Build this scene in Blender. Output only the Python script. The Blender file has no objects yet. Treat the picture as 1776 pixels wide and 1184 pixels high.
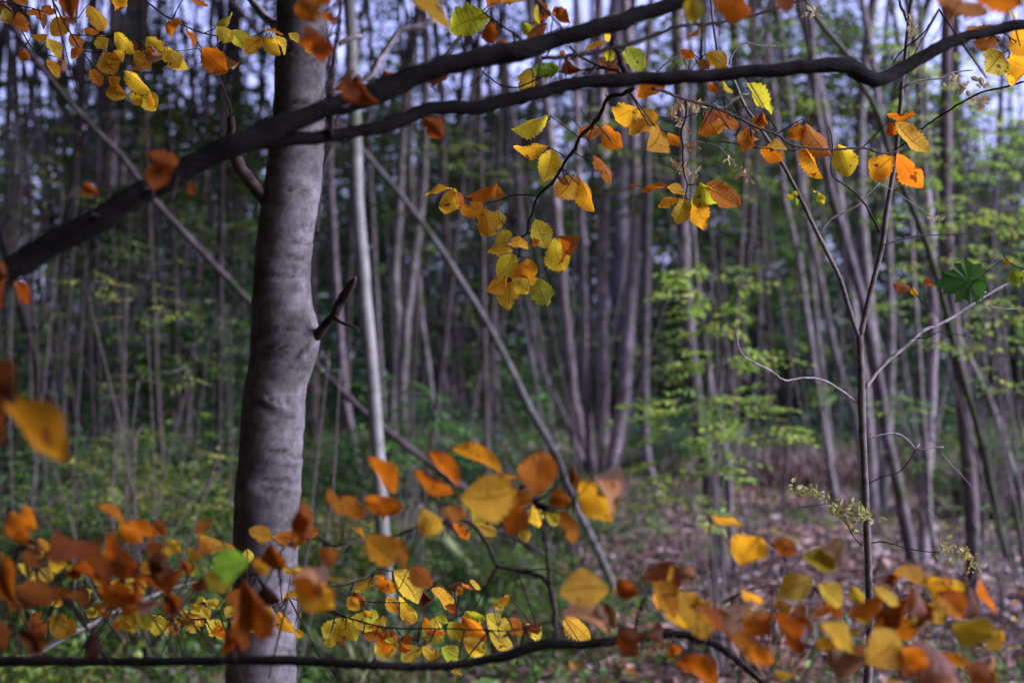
import bpy, math, random
import numpy as np
from mathutils import Vector, Matrix, noise as mnoise
R = math.radians
SC = bpy.context.scene
COL = SC.collection
rnd = random.Random(7)
rng = np.random.default_rng(11)

# ------------------------------------------------------------------ camera
FPX = 1776 * 50 / 36.0
CAMZ = 1.5
cam_d = bpy.data.cameras.new('camera'); cam = bpy.data.objects.new('camera', cam_d); COL.objects.link(cam)
cam_d.lens = 50; cam_d.sensor_width = 36
cam.location = (0, 0, CAMZ); cam.rotation_euler = (R(90), 0, 0)
cam_d.clip_start = 0.05; cam_d.clip_end = 600
cam_d.dof.use_dof = True; cam_d.dof.focus_distance = 2.3; cam_d.dof.aperture_fstop = 3.9
SC.camera = cam
# ------------------------------------------------------------------ light
SUN_EL, SUN_AZ = 30, 98          # azimuth clockwise from +Y: the light comes in from the right
w = bpy.data.worlds.new('World'); SC.world = w; w.use_nodes = True
nt = w.node_tree; nt.nodes.clear()
out = nt.nodes.new('ShaderNodeOutputWorld')
sky = nt.nodes.new('ShaderNodeTexSky'); sky.sky_type = 'NISHITA'; sky.sun_disc = False
sky.sun_elevation = R(SUN_EL); sky.sun_rotation = R(SUN_AZ); sky.air_density = 1.2; sky.dust_density = 2.0
b1 = nt.nodes.new('ShaderNodeBackground'); b1.inputs[1].default_value = 0.05
b2 = nt.nodes.new('ShaderNodeBackground'); b2.inputs[0].default_value = (0.64, 0.62, 1.0, 1)
tc = nt.nodes.new('ShaderNodeTexCoord'); sx = nt.nodes.new('ShaderNodeSeparateXYZ')
m1 = nt.nodes.new('ShaderNodeMath'); m1.operation = 'MULTIPLY_ADD'; m1.use_clamp = True   # overcast sky: brighter towards the zenith
nt.links.new(tc.outputs['Generated'], sx.inputs[0]); nt.links.new(sx.outputs['Z'], m1.inputs[0])
m1.inputs[1].default_value = 0.62; m1.inputs[2].default_value = 0.36
m2 = nt.nodes.new('ShaderNodeMath'); m2.operation = 'MULTIPLY'; nt.links.new(m1.outputs[0], m2.inputs[0]); m2.inputs[1].default_value = 1.35
nt.links.new(m2.outputs[0], b2.inputs[1])
ad = nt.nodes.new('ShaderNodeAddShader')
nt.links.new(sky.outputs[0], b1.inputs[0]); nt.links.new(b1.outputs[0], ad.inputs[0]); nt.links.new(b2.outputs[0], ad.inputs[1])
nt.links.new(ad.outputs[0], out.inputs[0])
sd = bpy.data.lights.new('sun', 'SUN'); sun = bpy.data.objects.new('sun', sd); COL.objects.link(sun)
sd.energy = 4.6; sd.angle = R(26); sd.color = (1.0, 0.96, 0.92)
sdir = Vector((math.sin(R(SUN_AZ)) * math.cos(R(SUN_EL)), math.cos(R(SUN_AZ)) * math.cos(R(SUN_EL)), math.sin(R(SUN_EL))))
sun.rotation_euler = sdir.to_track_quat('Z', 'Y').to_euler()
vs = SC.view_settings
vs.view_transform = 'Standard'; vs.look = 'None'; vs.exposure = 0.76; vs.gamma = 1; vs.use_curve_mapping = False
vs.use_white_balance = True; vs.white_balance_temperature = 5400; vs.white_balance_tint = 26   # the photograph's cool, violet white balance
SC.cycles.max_bounces = 8; SC.cycles.diffuse_bounces = 3; SC.cycles.transmission_bounces = 4; SC.cycles.transparent_max_bounces = 4

# ------------------------------------------------------------------ helpers
def P(px, py, D):
    return Vector(((px - 888) / FPX * D, D, CAMZ - (py - 592) / FPX * D))
def gz(x, y):
    return 0.05 * math.sin(x * 0.7 + 1.3) * math.cos(y * 0.5) + 0.025 * math.sin(x * 2.1 + y * 1.7)
def gzn(x, y):
    return 0.05 * np.sin(x * 0.7 + 1.3) * np.cos(y * 0.5) + 0.025 * np.sin(x * 2.1 + y * 1.7)
def crop(ox, oy, s, pts):
    return [(ox + a / s, oy + b / s) for a, b in pts]
def empty(name, loc, label, cat, group=None):
    o = bpy.data.objects.new(name, None); COL.objects.link(o); o.location = loc; o.empty_display_size = 0.1
    o['label'] = label; o['category'] = cat
    if group: o['group'] = group
    return o
def mesh_from(V, F, mat, name, smooth=True, tone=None, uv=None):
    me = bpy.data.meshes.new(name)
    V = np.asarray(V, dtype=np.float32)
    if isinstance(F, np.ndarray):
        n, k = F.shape
        me.vertices.add(len(V)); me.vertices.foreach_set('co', V.ravel())
        me.loops.add(n * k); me.loops.foreach_set('vertex_index', F.ravel().astype(np.int32))
        me.polygons.add(n); me.polygons.foreach_set('loop_start', np.arange(0, n * k, k, dtype=np.int32))
        me.update(calc_edges=True)
    else:
        me.from_pydata([tuple(v) for v in V.tolist()], [], F); me.update()
    me.polygons.foreach_set('use_smooth', np.full(len(me.polygons), smooth))
    if tone is not None:
        a = me.attributes.new('tone', 'FLOAT', 'POINT'); a.data.foreach_set('value', np.asarray(tone, dtype=np.float32))
    if uv is not None:
        l = me.uv_layers.new(name='UVMap'); idx = np.zeros(len(me.loops), dtype=np.int32); me.loops.foreach_get('vertex_index', idx)
        l.data.foreach_set('uv', np.asarray(uv, dtype=np.float32)[idx].ravel())
    me.materials.append(mat)
    return me
def part(name, me, parent, kind=None, color=None):
    o = bpy.data.objects.new(name, me); COL.objects.link(o); o.parent = parent
    if kind: o['kind'] = kind
    if color: o.color = color
    return o
def smooth_path(pts, rad, step):
    """Catmull-Rom through pts (Vectors) with radii"""
    P0 = [pts[0] * 2 - pts[1]] + list(pts) + [pts[-1] * 2 - pts[-2]]
    R0 = [rad[0]] + list(rad) + [rad[-1]]
    op, orr = [], []
    for i in range(1, len(P0) - 2):
        a, b, c, d = P0[i - 1], P0[i], P0[i + 1], P0[i + 2]
        n = max(1, int((c - b).length / step))
        for k in range(n):
            t = k / n
            op.append(0.5 * ((2 * b) + (c - a) * t + (2 * a - 5 * b + 4 * c - d) * t * t + (3 * b - a - 3 * c + d) * t ** 3))
            orr.append(R0[i] + (R0[i + 1] - R0[i]) * t)
    op.append(pts[-1].copy()); orr.append(rad[-1])
    return op, orr
def tube(pts, rad, sides=8, step=0.05, rough=0.0, rfreq=8.0, seed=0, kink=0.0, fn=None):
    pts, rad = smooth_path(pts, rad, step)
    if kink:
        for i in range(1, len(pts) - 1):
            pts[i] = pts[i] + mnoise.noise_vector(pts[i] * (0.35 / max(rad[i], .002)) + Vector((seed, 0, 0))) * kink * rad[i]
    V, F = [], []
    t = (pts[1] - pts[0]).normalized()
    u = t.orthogonal().normalized()
    for i, p in enumerate(pts):
        a = pts[max(0, i - 1)]; b = pts[min(len(pts) - 1, i + 1)]
        t = (b - a).normalized() if (b - a).length > 1e-9 else t
        u = (u - t * u.dot(t)).normalized(); v = t.cross(u)
        for k in range(sides):
            an = 2 * math.pi * k / sides
            d = u * math.cos(an) + v * math.sin(an)
            r = rad[i]
            if rough: r *= 1 + rough * mnoise.noise((p + d * r) * rfreq + Vector((seed * 3.1, 0, 0)))
            q = p + d * r
            if fn: q = fn(q, p, d, r)
            V.append(q)
    n = len(pts)
    for i in range(n - 1):
        for k in range(sides):
            k2 = (k + 1) % sides
            F.append((i * sides + k, i * sides + k2, (i + 1) * sides + k2, (i + 1) * sides + k))
    F.append(tuple(range(sides - 1, -1, -1))); F.append(tuple(range((n - 1) * sides, n * sides)))
    return V, F
def join(items):
    V, F = [], []
    for v, f in items:
        o = len(V); V += list(v); F += [tuple(i + o for i in q) for q in f]
    return V, F
def tube_obj(name, items, mat, root, color=None, kind=None):
    V, F = join(items); L = root.location
    arr = np.array([(v[0] - L[0], v[1] - L[1], v[2] - L[2]) for v in V], dtype=np.float32)
    return part(name, mesh_from(arr, F, mat, name), root, kind, color)
def pxpath(pts, d0, d1=None):
    """(x, y[, D]) photo pixels -> points at a distance running from d0 to d1"""
    d1 = d0 if d1 is None else d1
    n = len(pts) - 1
    return [P(p[0], p[1], d0 + (d1 - d0) * i / max(1, n)) for i, p in enumerate(pts)]

# ------------------------------------------------------------------ materials
def newmat(name):
    m = bpy.data.materials.new(name); m.use_nodes = True; t = m.node_tree; t.nodes.clear()
    o = t.nodes.new('ShaderNodeOutputMaterial'); return m, t, o
def N(t, typ, **kw):
    n = t.nodes.new(typ)
    for k, v in kw.items():
        if k.startswith('i_'):
            key = k[2:]
            n.inputs[int(key) if key.isdigit() else key].default_value = v
        else: setattr(n, k, v)
    return n
def ramp(t, fac, stops):
    r = t.nodes.new('ShaderNodeValToRGB'); e = r.color_ramp.elements
    e[0].position, e[0].color = stops[0][0], (*stops[0][1], 1)
    e[1].position, e[1].color = stops[-1][0], (*stops[-1][1], 1)
    for p, c in stops[1:-1]:
        x = e.new(p); x.color = (*c, 1)
    t.links.new(fac, r.inputs[0]); return r
def mth(t, op, a, b=None, clamp=False):
    n = t.nodes.new('ShaderNodeMath'); n.operation = op; n.use_clamp = clamp
    for i, x in enumerate((a, b)):
        if x is None: continue
        if isinstance(x, (int, float)): n.inputs[i].default_value = x
        else: t.links.new(x, n.inputs[i])
    return n.outputs[0]
def mixc(t, fac, a, b, blend='MIX'):
    n = t.nodes.new('ShaderNodeMix'); n.data_type = 'RGBA'; n.blend_type = blend
    for i, x in ((0, fac), (6, a), (7, b)):
        if isinstance(x, (int, float)): n.inputs[i].default_value = x
        elif isinstance(x, tuple): n.inputs[i].default_value = (*x, 1) if len(x) == 3 else x
        else: t.links.new(x, n.inputs[i])
    return n.outputs[2]
def bark(name, dark, light, moss=None, scale=1.0, bumpd=0.004, rough=0.75, lines=0.5, scar=False):
    m, t, o = newmat(name)
    tc = N(t, 'ShaderNodeTexCoord'); oi = N(t, 'ShaderNodeObjectInfo')
    off = N(t, 'ShaderNodeVectorMath', operation='ADD')
    sc = N(t, 'ShaderNodeVectorMath', operation='SCALE'); t.links.new(oi.outputs['Random'], sc.inputs['Scale']); sc.inputs[0].default_value = (37, 19, 53)
    t.links.new(tc.outputs['Object'], off.inputs[0]); t.links.new(sc.outputs[0], off.inputs[1])
    n1 = N(t, 'ShaderNodeTexNoise', i_Scale=5 * scale, i_Detail=8, i_Roughness=0.65); t.links.new(off.outputs[0], n1.inputs['Vector'])
    mp = N(t, 'ShaderNodeMapping'); mp.inputs['Scale'].default_value = (4, 4, 60 * 1.0); t.links.new(off.outputs[0], mp.inputs[0])
    n2 = N(t, 'ShaderNodeTexNoise', i_Scale=1.0 * scale, i_Detail=4, i_Roughness=0.6); t.links.new(mp.outputs[0], n2.inputs['Vector'])
    n3 = N(t, 'ShaderNodeTexNoise', i_Scale=90 * scale, i_Detail=4); t.links.new(off.outputs[0], n3.inputs['Vector'])
    base = ramp(t, n1.outputs[0], [(0.32, dark), (0.5, tuple((a + b) / 2 for a, b in zip(dark, light))), (0.68, light)])
    ln = ramp(t, n2.outputs[0], [(0.33, (0.35, 0.33, 0.33)), (0.42, (1, 1, 1))])
    c = mixc(t, lines, base.outputs[0], ln.outputs[0], 'MULTIPLY')
    sp = ramp(t, n3.outputs[0], [(0.35, (0.72, 0.72, 0.72)), (0.6, (1.1, 1.1, 1.1))])
    c = mixc(t, 0.7, c, sp.outputs[0], 'MULTIPLY')
    if moss:
        n4 = N(t, 'ShaderNodeTexNoise', i_Scale=2.3 * scale, i_Detail=6, i_Roughness=0.7); t.links.new(off.outputs[0], n4.inputs['Vector'])
        mk = ramp(t, n4.outputs[0], [(0.52, (0, 0, 0)), (0.66, (1, 1, 1))])
        c = mixc(t, mk.outputs[0], c, moss)
    if scar:
        nl = N(t, 'ShaderNodeTexNoise', i_Scale=28, i_Detail=9, i_Roughness=0.75); t.links.new(off.outputs[0], nl.inputs['Vector']); lr = ramp(t, nl.outputs[0], [(0.38, (0.55, 0.55, 0.52)), (0.5, (1, 1, 1)), (0.62, (1.5, 1.45, 1.5))]); c = mixc(t, 0.8, c, lr.outputs[0], 'MULTIPLY')
        at = N(t, 'ShaderNodeAttribute', attribute_name='tone'); c = mixc(t, mth(t, 'MULTIPLY', at.outputs['Fac'], 0.9, True), c, (0.022, 0.018, 0.017))
    c = mixc(t, 1.0, c, oi.outputs['Color'], 'MULTIPLY')
    b = N(t, 'ShaderNodeBsdfPrincipled'); b.inputs['Roughness'].default_value = rough; b.inputs['Specular IOR Level'].default_value = 0.12
    t.links.new(c, b.inputs['Base Color'])
    h = mth(t, 'ADD', n2.outputs[0], mth(t, 'MULTIPLY', n3.outputs[0], 0.35))
    h = mth(t, 'ADD', h, n1.outputs[0])
    bp = N(t, 'ShaderNodeBump', i_Strength=0.8, i_Distance=bumpd); t.links.new(h, bp.inputs['Height'])
    t.links.new(bp.outputs[0], b.inputs['Normal']); t.links.new(b.outputs[0], o.inputs[0])
    return m
M_beech = bark('beech_bark', (0.13, 0.115, 0.115), (0.33, 0.29, 0.30), moss=(0.22, 0.20, 0.20), lines=0.55)
M_beech2 = bark('scarred_beech_bark', (0.042, 0.039, 0.034), (0.165, 0.148, 0.152), moss=(0.05, 0.055, 0.034), lines=0.10, bumpd=.0015, scar=True)
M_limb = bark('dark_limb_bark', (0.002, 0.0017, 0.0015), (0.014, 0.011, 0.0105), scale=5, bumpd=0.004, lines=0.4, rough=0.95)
M_twig = bark('twig_bark', (0.012, 0.008, 0.007), (0.045, 0.03, 0.028), scale=10, bumpd=0.0006, lines=0.3)
M_pale = bark('pale_twig_bark', (0.16, 0.13, 0.12), (0.42, 0.37, 0.38), scale=14, bumpd=0.0006, lines=0.3)
M_sap = bark('sapling_bark', (0.06, 0.05, 0.045), (0.20, 0.17, 0.155), scale=12, bumpd=0.0006, lines=0.5)
M_pole = bark('pole_bark', (0.075, 0.062, 0.056), (0.25, 0.215, 0.21), moss=(0.07, 0.08, 0.035), scale=2, lines=0.35)
M_ash = bark('ash_bark', (0.17, 0.165, 0.145), (0.36, 0.345, 0.32), moss=(0.12, 0.135, 0.07), scale=2, lines=0.45)
M_red = bark('broken_wood', (0.012, 0.009, 0.008), (0.07, 0.048, 0.044), scale=6, bumpd=0.004, lines=0.3)
M_moss = bark('mossy_bark', (0.14, 0.18, 0.06), (0.38, 0.42, 0.20), scale=4, bumpd=0.01, lines=0.1, rough=0.95)

def leaf_material():
    m, t, o = newmat('beech_leaf')
    oi = N(t, 'ShaderNodeObjectInfo'); uv = N(t, 'ShaderNodeUVMap'); tc = N(t, 'ShaderNodeTexCoord')
    s = N(t, 'ShaderNodeSeparateXYZ'); t.links.new(uv.outputs[0], s.inputs[0])
    U = mth(t, 'ABSOLUTE', mth(t, 'SUBTRACT', mth(t, 'MULTIPLY', s.outputs['X'], 2.0), 1.0)); V = s.outputs['Y']
    sc = N(t, 'ShaderNodeVectorMath', operation='SCALE'); sc.inputs[0].default_value = (41, 23, 67); t.links.new(oi.outputs['Random'], sc.inputs['Scale'])
    off = N(t, 'ShaderNodeVectorMath', operation='ADD'); t.links.new(tc.outputs['Object'], off.inputs[0]); t.links.new(sc.outputs[0], off.inputs[1])
    nA = N(t, 'ShaderNodeTexNoise', i_Scale=2.2, i_Detail=5, i_Roughness=0.6); t.links.new(off.outputs[0], nA.inputs['Vector'])
    nB = N(t, 'ShaderNodeTexNoise', i_Scale=9, i_Detail=6, i_Roughness=0.7); t.links.new(off.outputs[0], nB.inputs['Vector'])
    nC = N(t, 'ShaderNodeTexNoise', i_Scale=3.7, i_Detail=3, i_Roughness=0.5); t.links.new(off.outputs[0], nC.inputs['Vector'])
    base = oi.outputs['Color']
    # blotches: some of the blade browner, some of it still paler
    k = ramp(t, nA.outputs[0], [(0.32, (0.85, 0.70, 0.5)), (0.45, (1, 1, 1)), (0.7, (1.12, 1.22, 1.2))])
    c = mixc(t, 0.75, base, k.outputs[0], 'MULTIPLY')
    k2 = ramp(t, nB.outputs[0], [(0.3, (0.7, 0.62, 0.55)), (0.52, (1, 1, 1))])
    c = mixc(t, 0.55, c, k2.outputs[0], 'MULTIPLY')
    # veins
    fr = mth(t, 'FRACT', mth(t, 'MULTIPLY', V, 9.0))
    tri = mth(t, 'ABSOLUTE', mth(t, 'SUBTRACT', fr, 0.5))           # 0.5 at the vein
    vein = ramp(t, tri, [(0.40, (0, 0, 0)), (0.49, (1, 1, 1))])
    mid = ramp(t, U, [(0.02, (1, 1, 1)), (0.07, (0, 0, 0))])
    vm = mth(t, 'MAXIMUM', mth(t, 'MULTIPLY', vein.outputs[0], 0.55), mid.outputs[0])
    c = mixc(t, mth(t, 'MULTIPLY', vm, 0.5), c, mixc(t, 1.0, c, (0.35, 0.22, 0.15), 'MULTIPLY'))
    # dry edges and spots
    e = mth(t, 'ADD', mth(t, 'MAXIMUM', U, mth(t, 'MULTIPLY', V, 0.98)), mth(t, 'MULTIPLY', mth(t, 'SUBTRACT', nB.outputs[0], 0.5), 0.9))
    e = mth(t, 'ADD', e, mth(t, 'MULTIPLY', mth(t, 'SUBTRACT', nA.outputs[0], 0.5), 0.9))
    em = ramp(t, e, [(1.0, (0, 0, 0)), (1.2, (1, 1, 1))])
    c = mixc(t, mth(t, 'MULTIPLY', em.outputs[0], 0.8), c, (0.14, 0.045, 0.012))
    spt = ramp(t, nC.outputs[0], [(0.655, (0, 0, 0)), (0.69, (1, 1, 1))])
    c = mixc(t, mth(t, 'MULTIPLY', spt.outputs[0], 0.85), c, (0.09, 0.03, 0.01))
    b = N(t, 'ShaderNodeBsdfPrincipled'); b.inputs['Roughness'].default_value = 0.5; b.inputs['Specular IOR Level'].default_value = 0.2
    t.links.new(c, b.inputs['Base Color'])
    tr = N(t, 'ShaderNodeBsdfTranslucent')
    c2 = mixc(t, 1.0, c, (1.25, 1.05, 0.6), 'MULTIPLY'); t.links.new(c2, tr.inputs['Color'])
    h = mth(t, 'ADD', mth(t, 'MULTIPLY', vm, -0.8), mth(t, 'MULTIPLY', nB.outputs[0], 0.5))
    bp = N(t, 'ShaderNodeBump', i_Strength=0.6, i_Distance=0.03); t.links.new(h, bp.inputs['Height']); t.links.new(bp.outputs[0], b.inputs['Normal'])
    mx = N(t, 'ShaderNodeMixShader', i_0=0.55); t.links.new(b.outputs[0], mx.inputs[1]); t.links.new(tr.outputs[0], mx.inputs[2])
    t.links.new(mx.outputs[0], o.inputs[0]); return m
M_leaf = leaf_material()
def foliage(name, stops, trans=0.4, rough=0.55):
    m, t, o = newmat(name)
    a = N(t, 'ShaderNodeAttribute', attribute_name='tone'); oi = N(t, 'ShaderNodeObjectInfo')
    r = ramp(t, a.outputs['Fac'], stops)
    tc = N(t, 'ShaderNodeTexCoord'); n = N(t, 'ShaderNodeTexNoise', i_Scale=1.1, i_Detail=3); t.links.new(tc.outputs['Object'], n.inputs['Vector'])
    k = ramp(t, n.outputs[0], [(0.35, (0.75, 0.85, 0.9)), (0.65, (1.15, 1.05, 0.9))])
    c = mixc(t, 1.0, r.outputs[0], k.outputs[0], 'MULTIPLY')
    c = mixc(t, 1.0, c, oi.outputs['Color'], 'MULTIPLY')
    b = N(t, 'ShaderNodeBsdfPrincipled'); b.inputs['Roughness'].default_value = rough; t.links.new(c, b.inputs['Base Color'])
    tr = N(t, 'ShaderNodeBsdfTranslucent'); t.links.new(c, tr.inputs['Color'])
    mx = N(t, 'ShaderNodeMixShader', i_0=trans); t.links.new(b.outputs[0], mx.inputs[1]); t.links.new(tr.outputs[0], mx.inputs[2])
    t.links.new(mx.outputs[0], o.inputs[0]); return m
F_green = foliage('green_leaves', [(0.0, (0.02, 0.045, 0.01)), (0.45, (0.05, 0.095, 0.018)), (0.8, (0.11, 0.18, 0.025)), (1.0, (0.30, 0.26, 0.03))])
F_wood = foliage('wood_leaves', [(0.0, (0.009, 0.022, 0.005)), (0.5, (0.022, 0.044, 0.008)), (0.82, (0.09, 0.13, 0.018)), (1.0, (0.36, 0.27, 0.03))])  # leaf colour lowered to deepen the far wood's shade
F_lime = foliage('lime_leaves', [(0.0, (0.12, 0.22, 0.03)), (0.5, (0.28, 0.42, 0.05)), (0.85, (0.42, 0.50, 0.07)), (1.0, (0.5, 0.42, 0.08))], 0.5)
F_olive = foliage('olive_leaves', [(0.0, (0.09, 0.11, 0.03)), (0.5, (0.22, 0.24, 0.04)), (0.9, (0.42, 0.38, 0.05)), (1.0, (0.45, 0.30, 0.12))], 0.45)
F_teal = foliage('bluish_leaves', [(0.0, (0.02, 0.055, 0.022)), (0.5, (0.05, 0.11, 0.042)), (1.0, (0.13, 0.22, 0.08))], 0.4, 0.4)
F_litter = foliage('fallen_leaves', [(0.0, (0.07, 0.035, 0.025)), (0.35, (0.15, 0.085, 0.065)), (0.6, (0.27, 0.165, 0.135)), (0.8, (0.46, 0.34, 0.31)), (0.92, (0.42, 0.16, 0.03)), (1.0, (0.5, 0.33, 0.05))], 0.15)
F_dry = foliage('dry_grass', [(0.0, (0.20, 0.13, 0.10)), (0.6, (0.36, 0.26, 0.22)), (1.0, (0.48, 0.38, 0.34))], 0.25)
F_lace = foliage('dried_leaflets', [(0.0, (0.30, 0.20, 0.08)), (0.5, (0.48, 0.42, 0.10)), (1.0, (0.55, 0.50, 0.16))], 0.45)

def ground_material():
    m, t, o = newmat('forest_soil')
    tc = N(t, 'ShaderNodeTexCoord')
    a = N(t, 'ShaderNodeTexNoise', i_Scale=0.35, i_Detail=6, i_Roughness=0.6); t.links.new(tc.outputs['Object'], a.inputs['Vector'])
    b_ = N(t, 'ShaderNodeTexNoise', i_Scale=22, i_Detail=8, i_Roughness=0.7); t.links.new(tc.outputs['Object'], b_.inputs['Vector'])
    v = N(t, 'ShaderNodeTexVoronoi', i_Scale=16); t.links.new(tc.outputs['Object'], v.inputs['Vector'])
    c1 = ramp(t, b_.outputs[0], [(0.3, (0.035, 0.02, 0.015)), (0.55, (0.13, 0.08, 0.065)), (0.75, (0.26, 0.17, 0.15))])
    vc = N(t, 'ShaderNodeSeparateColor'); t.links.new(v.outputs['Color'], vc.inputs[0])
    c3 = ramp(t, vc.outputs[0], [(0.0, (0.10, 0.06, 0.045)), (0.6, (0.26, 0.17, 0.14)), (1.0, (0.36, 0.18, 0.08))])
    c = mixc(t, 0.5, c1.outputs[0], c3.outputs[0])
    g = ramp(t, b_.outputs[0], [(0.35, (0.02, 0.045, 0.012)), (0.7, (0.09, 0.16, 0.04))])
    mk = ramp(t, a.outputs[0], [(0.47, (0, 0, 0)), (0.6, (1, 1, 1))])
    c = mixc(t, mk.outputs[0], c, g.outputs[0])
    b = N(t, 'ShaderNodeBsdfPrincipled'); b.inputs['Roughness'].default_value = 0.95; t.links.new(c, b.inputs['Base Color'])
    bp = N(t, 'ShaderNodeBump', i_Strength=0.8, i_Distance=0.03); t.links.new(b_.outputs[0], bp.inputs['Height']); t.links.new(bp.outputs[0], b.inputs['Normal'])
    t.links.new(b.outputs[0], o.inputs[0]); return m

# ------------------------------------------------------------------ leaf clouds
def unit(a): return a / np.maximum(np.linalg.norm(a, axis=1, keepdims=True), 1e-9)
def leaf_cloud(B, D, Nn, L, W, tone, hexa=True):
    """many small leaves: base points, directions, normals, lengths, widths"""
    D = unit(D); S = unit(np.cross(Nn, D)); Nn = np.cross(D, S)
    L = L[:, None]; W = W[:, None]; n = len(B)
    if hexa:   # folded blade, six vertices, two quads
        pts = [B, B + D * L * .33 + S * W * .5 + Nn * W * .12, B + D * L * .72 + S * W * .36 + Nn * W * .08, B + D * L - Nn * L * .08,
               B + D * L * .72 - S * W * .36 + Nn * W * .08, B + D * L * .33 - S * W * .5 + Nn * W * .12]
        V = np.stack(pts, 1).reshape(-1, 3); k = np.arange(n)[:, None] * 6
        F = np.concatenate([k + np.array([[0, 1, 2, 3]]), k + np.array([[0, 3, 4, 5]])], 0); tt = np.repeat(tone, 6)
    else:
        pts = [B, B + D * L * .45 + S * W * .5, B + D * L, B + D * L * .45 - S * W * .5]
        V = np.stack(pts, 1).reshape(-1, 3); F = np.arange(n)[:, None] * 4 + np.array([[0, 1, 2, 3]]); tt = np.repeat(tone, 4)
    return V, F, tt
def cloud_obj(name, arrs, mat, root, kind='stuff', color=None):
    o = 0; Vs, Fs, Ts = [], [], []
    for V, F, t in arrs:
        Vs.append(V); Fs.append(F + o); Ts.append(t); o += len(V)
    V = np.concatenate(Vs); F = np.concatenate(Fs); T = np.concatenate(Ts)
    if root is not None: V = V - np.array(root.location[:])
    return part(name, mesh_from(V, F, mat, name, smooth=False, tone=T), root, kind, color)
def sprays(centers, dirs, length, nl, leafL, seed=0, droop=0.15, ratio=0.5):
    """compound sprays: leaflets alternate along arching shoots -> leaf arrays + shoot polylines"""
    r = np.random.default_rng(seed); Bs, Ds, Ns, Ls, Ts = [], [], [], [], []; polys = []
    for c, d in zip(centers, dirs):
        d = np.array(d) / np.linalg.norm(d); up = np.array([r.normal(0, .35), r.normal(0, .35), 1.0])
        s = np.cross(d, up); s /= np.linalg.norm(s); nn = np.cross(s, d)
        ln = length * r.uniform(.6, 1.2); tb = r.uniform(0, 1); k = np.arange(nl)
        t = (k + .5) / nl
        pos = np.array(c)[None] + d[None] * (t * ln)[:, None] - np.array([0, 0, 1])[None] * (droop * ln * t ** 2)[:, None]
        side = np.where(k % 2 == 0, 1, -1)[:, None]
        dd = d[None] * .55 + s[None] * side + r.normal(0, .22, (nl, 3)); dd[:, 2] -= .2
        Bs.append(pos); Ds.append(dd); Ns.append(nn[None] + r.normal(0, .3, (nl, 3)))
        Ls.append(leafL * r.uniform(.6, 1.15, nl) * (1 - .35 * t)); Ts.append(np.clip(tb * .6 + r.uniform(0, .4, nl), 0, 1))
        polys.append([Vector(c), Vector(pos[nl // 2]), Vector(pos[-1])])
    B, D, Nn, L, T = (np.concatenate(x) for x in (Bs, Ds, Ns, Ls, Ts))
    return leaf_cloud(B, D, Nn, L, L * ratio, T), polys
def shrub(name, label, cat, spots, mat, leafL=0.045, ln=0.32, nl=12, seed=1, base=None, stem_r=0.006, group=None, color=None, bark_mat=None):
    """spots: (px, py, D, rx_px, ry_px, n_sprays)"""
    r = random.Random(seed)
    x0, y0, D0 = spots[0][:3]
    bx, by = base if base else (P(x0, y0, D0).x, D0)
    root = empty(name, (bx, by, gz(bx, by)), label, cat, group)
    C, Dr = [], []; stems = []
    for (px, py, D, rx, ry, n) in spots:
        c0 = P(px, py, D); mid = (Vector((bx, by, gz(bx, by) - .02)) + c0) / 2 + Vector((r.uniform(-.08, .08), r.uniform(-.08, .08), .05))
        stems.append(tube([Vector((bx, by, gz(bx, by) - .03)), mid, c0], [stem_r, stem_r * .75, stem_r * .45], 6, .12, seed=seed))
        for _ in range(n):
            a = r.uniform(0, 2 * math.pi); q = math.sqrt(r.random())
            c = P(px + math.cos(a) * q * rx, py + math.sin(a) * q * ry, D) + Vector((0, r.uniform(-.25, .25), 0))
            d = Vector((math.cos(a) * (.5 + q) , r.uniform(-.8, .5), r.uniform(-.15, .25)))
            C.append(c); Dr.append(d)
            if r.random() < .5:
                stems.append(tube([c0 + Vector((0, 0, -.05)), (c0 + c) / 2 + Vector((0, 0, .03)), c], [stem_r * .4, stem_r * .3, stem_r * .2], 4, .2, seed=seed))
    arr, polys = sprays([tuple(c) for c in C], [tuple(d) for d in Dr], ln, nl, leafL, seed)
    for p in polys: stems.append(tube(p, [stem_r * .25, stem_r * .18, stem_r * .1], 3, .5))
    tube_obj('stem', stems, bark_mat or M_sap, root)
    cloud_obj('foliage', [arr], mat, root, 'stuff', color)
    return root

# ------------------------------------------------------------------ ground
def ground():
    nx, ny = 160, 170
    xs = np.sign(np.linspace(-1, 1, nx)) * np.abs(np.linspace(-1, 1, nx)) ** 3 * 300
    ys = -60 + (np.linspace(0, 1, ny) ** 1.0) * 120
    ys = np.concatenate([[-300, -150], ys, [90, 150, 260, 400]])
    X, Y = np.meshgrid(xs, ys); Z = gzn(X, Y)
    V = np.stack([X, Y, Z], -1).reshape(-1, 3); h, wd = X.shape
    i = np.arange(h - 1)[:, None] * wd + np.arange(wd - 1)[None]; i = i.ravel()
    F = np.stack([i, i + 1, i + 1 + wd, i + wd], 1)
    o = part('ground', mesh_from(V, F, ground_material(), 'ground'), None, 'structure'); return o
G = ground()
def px_of(x, y): return 888 + x / y * FPX
def green_mask(x, y):
    px = px_of(x, y); n = np.sin(x * 1.9 + np.sin(y * .8) * 2) * .5 + np.sin(y * 1.1 + x * .6) * .5
    m = np.clip((1050 - px) / 420, 0, 1) * .85 + .28
    m = np.where((px > 1150) & (y < 13), .10, m); m = np.where((px > 1500) & (y > 13) & (y < 24), .75, m)
    m = np.where((px > 1000) & (px < 1350) & (y > 15), .7, m)
    return np.clip(m + n * .22, 0, 1)
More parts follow.
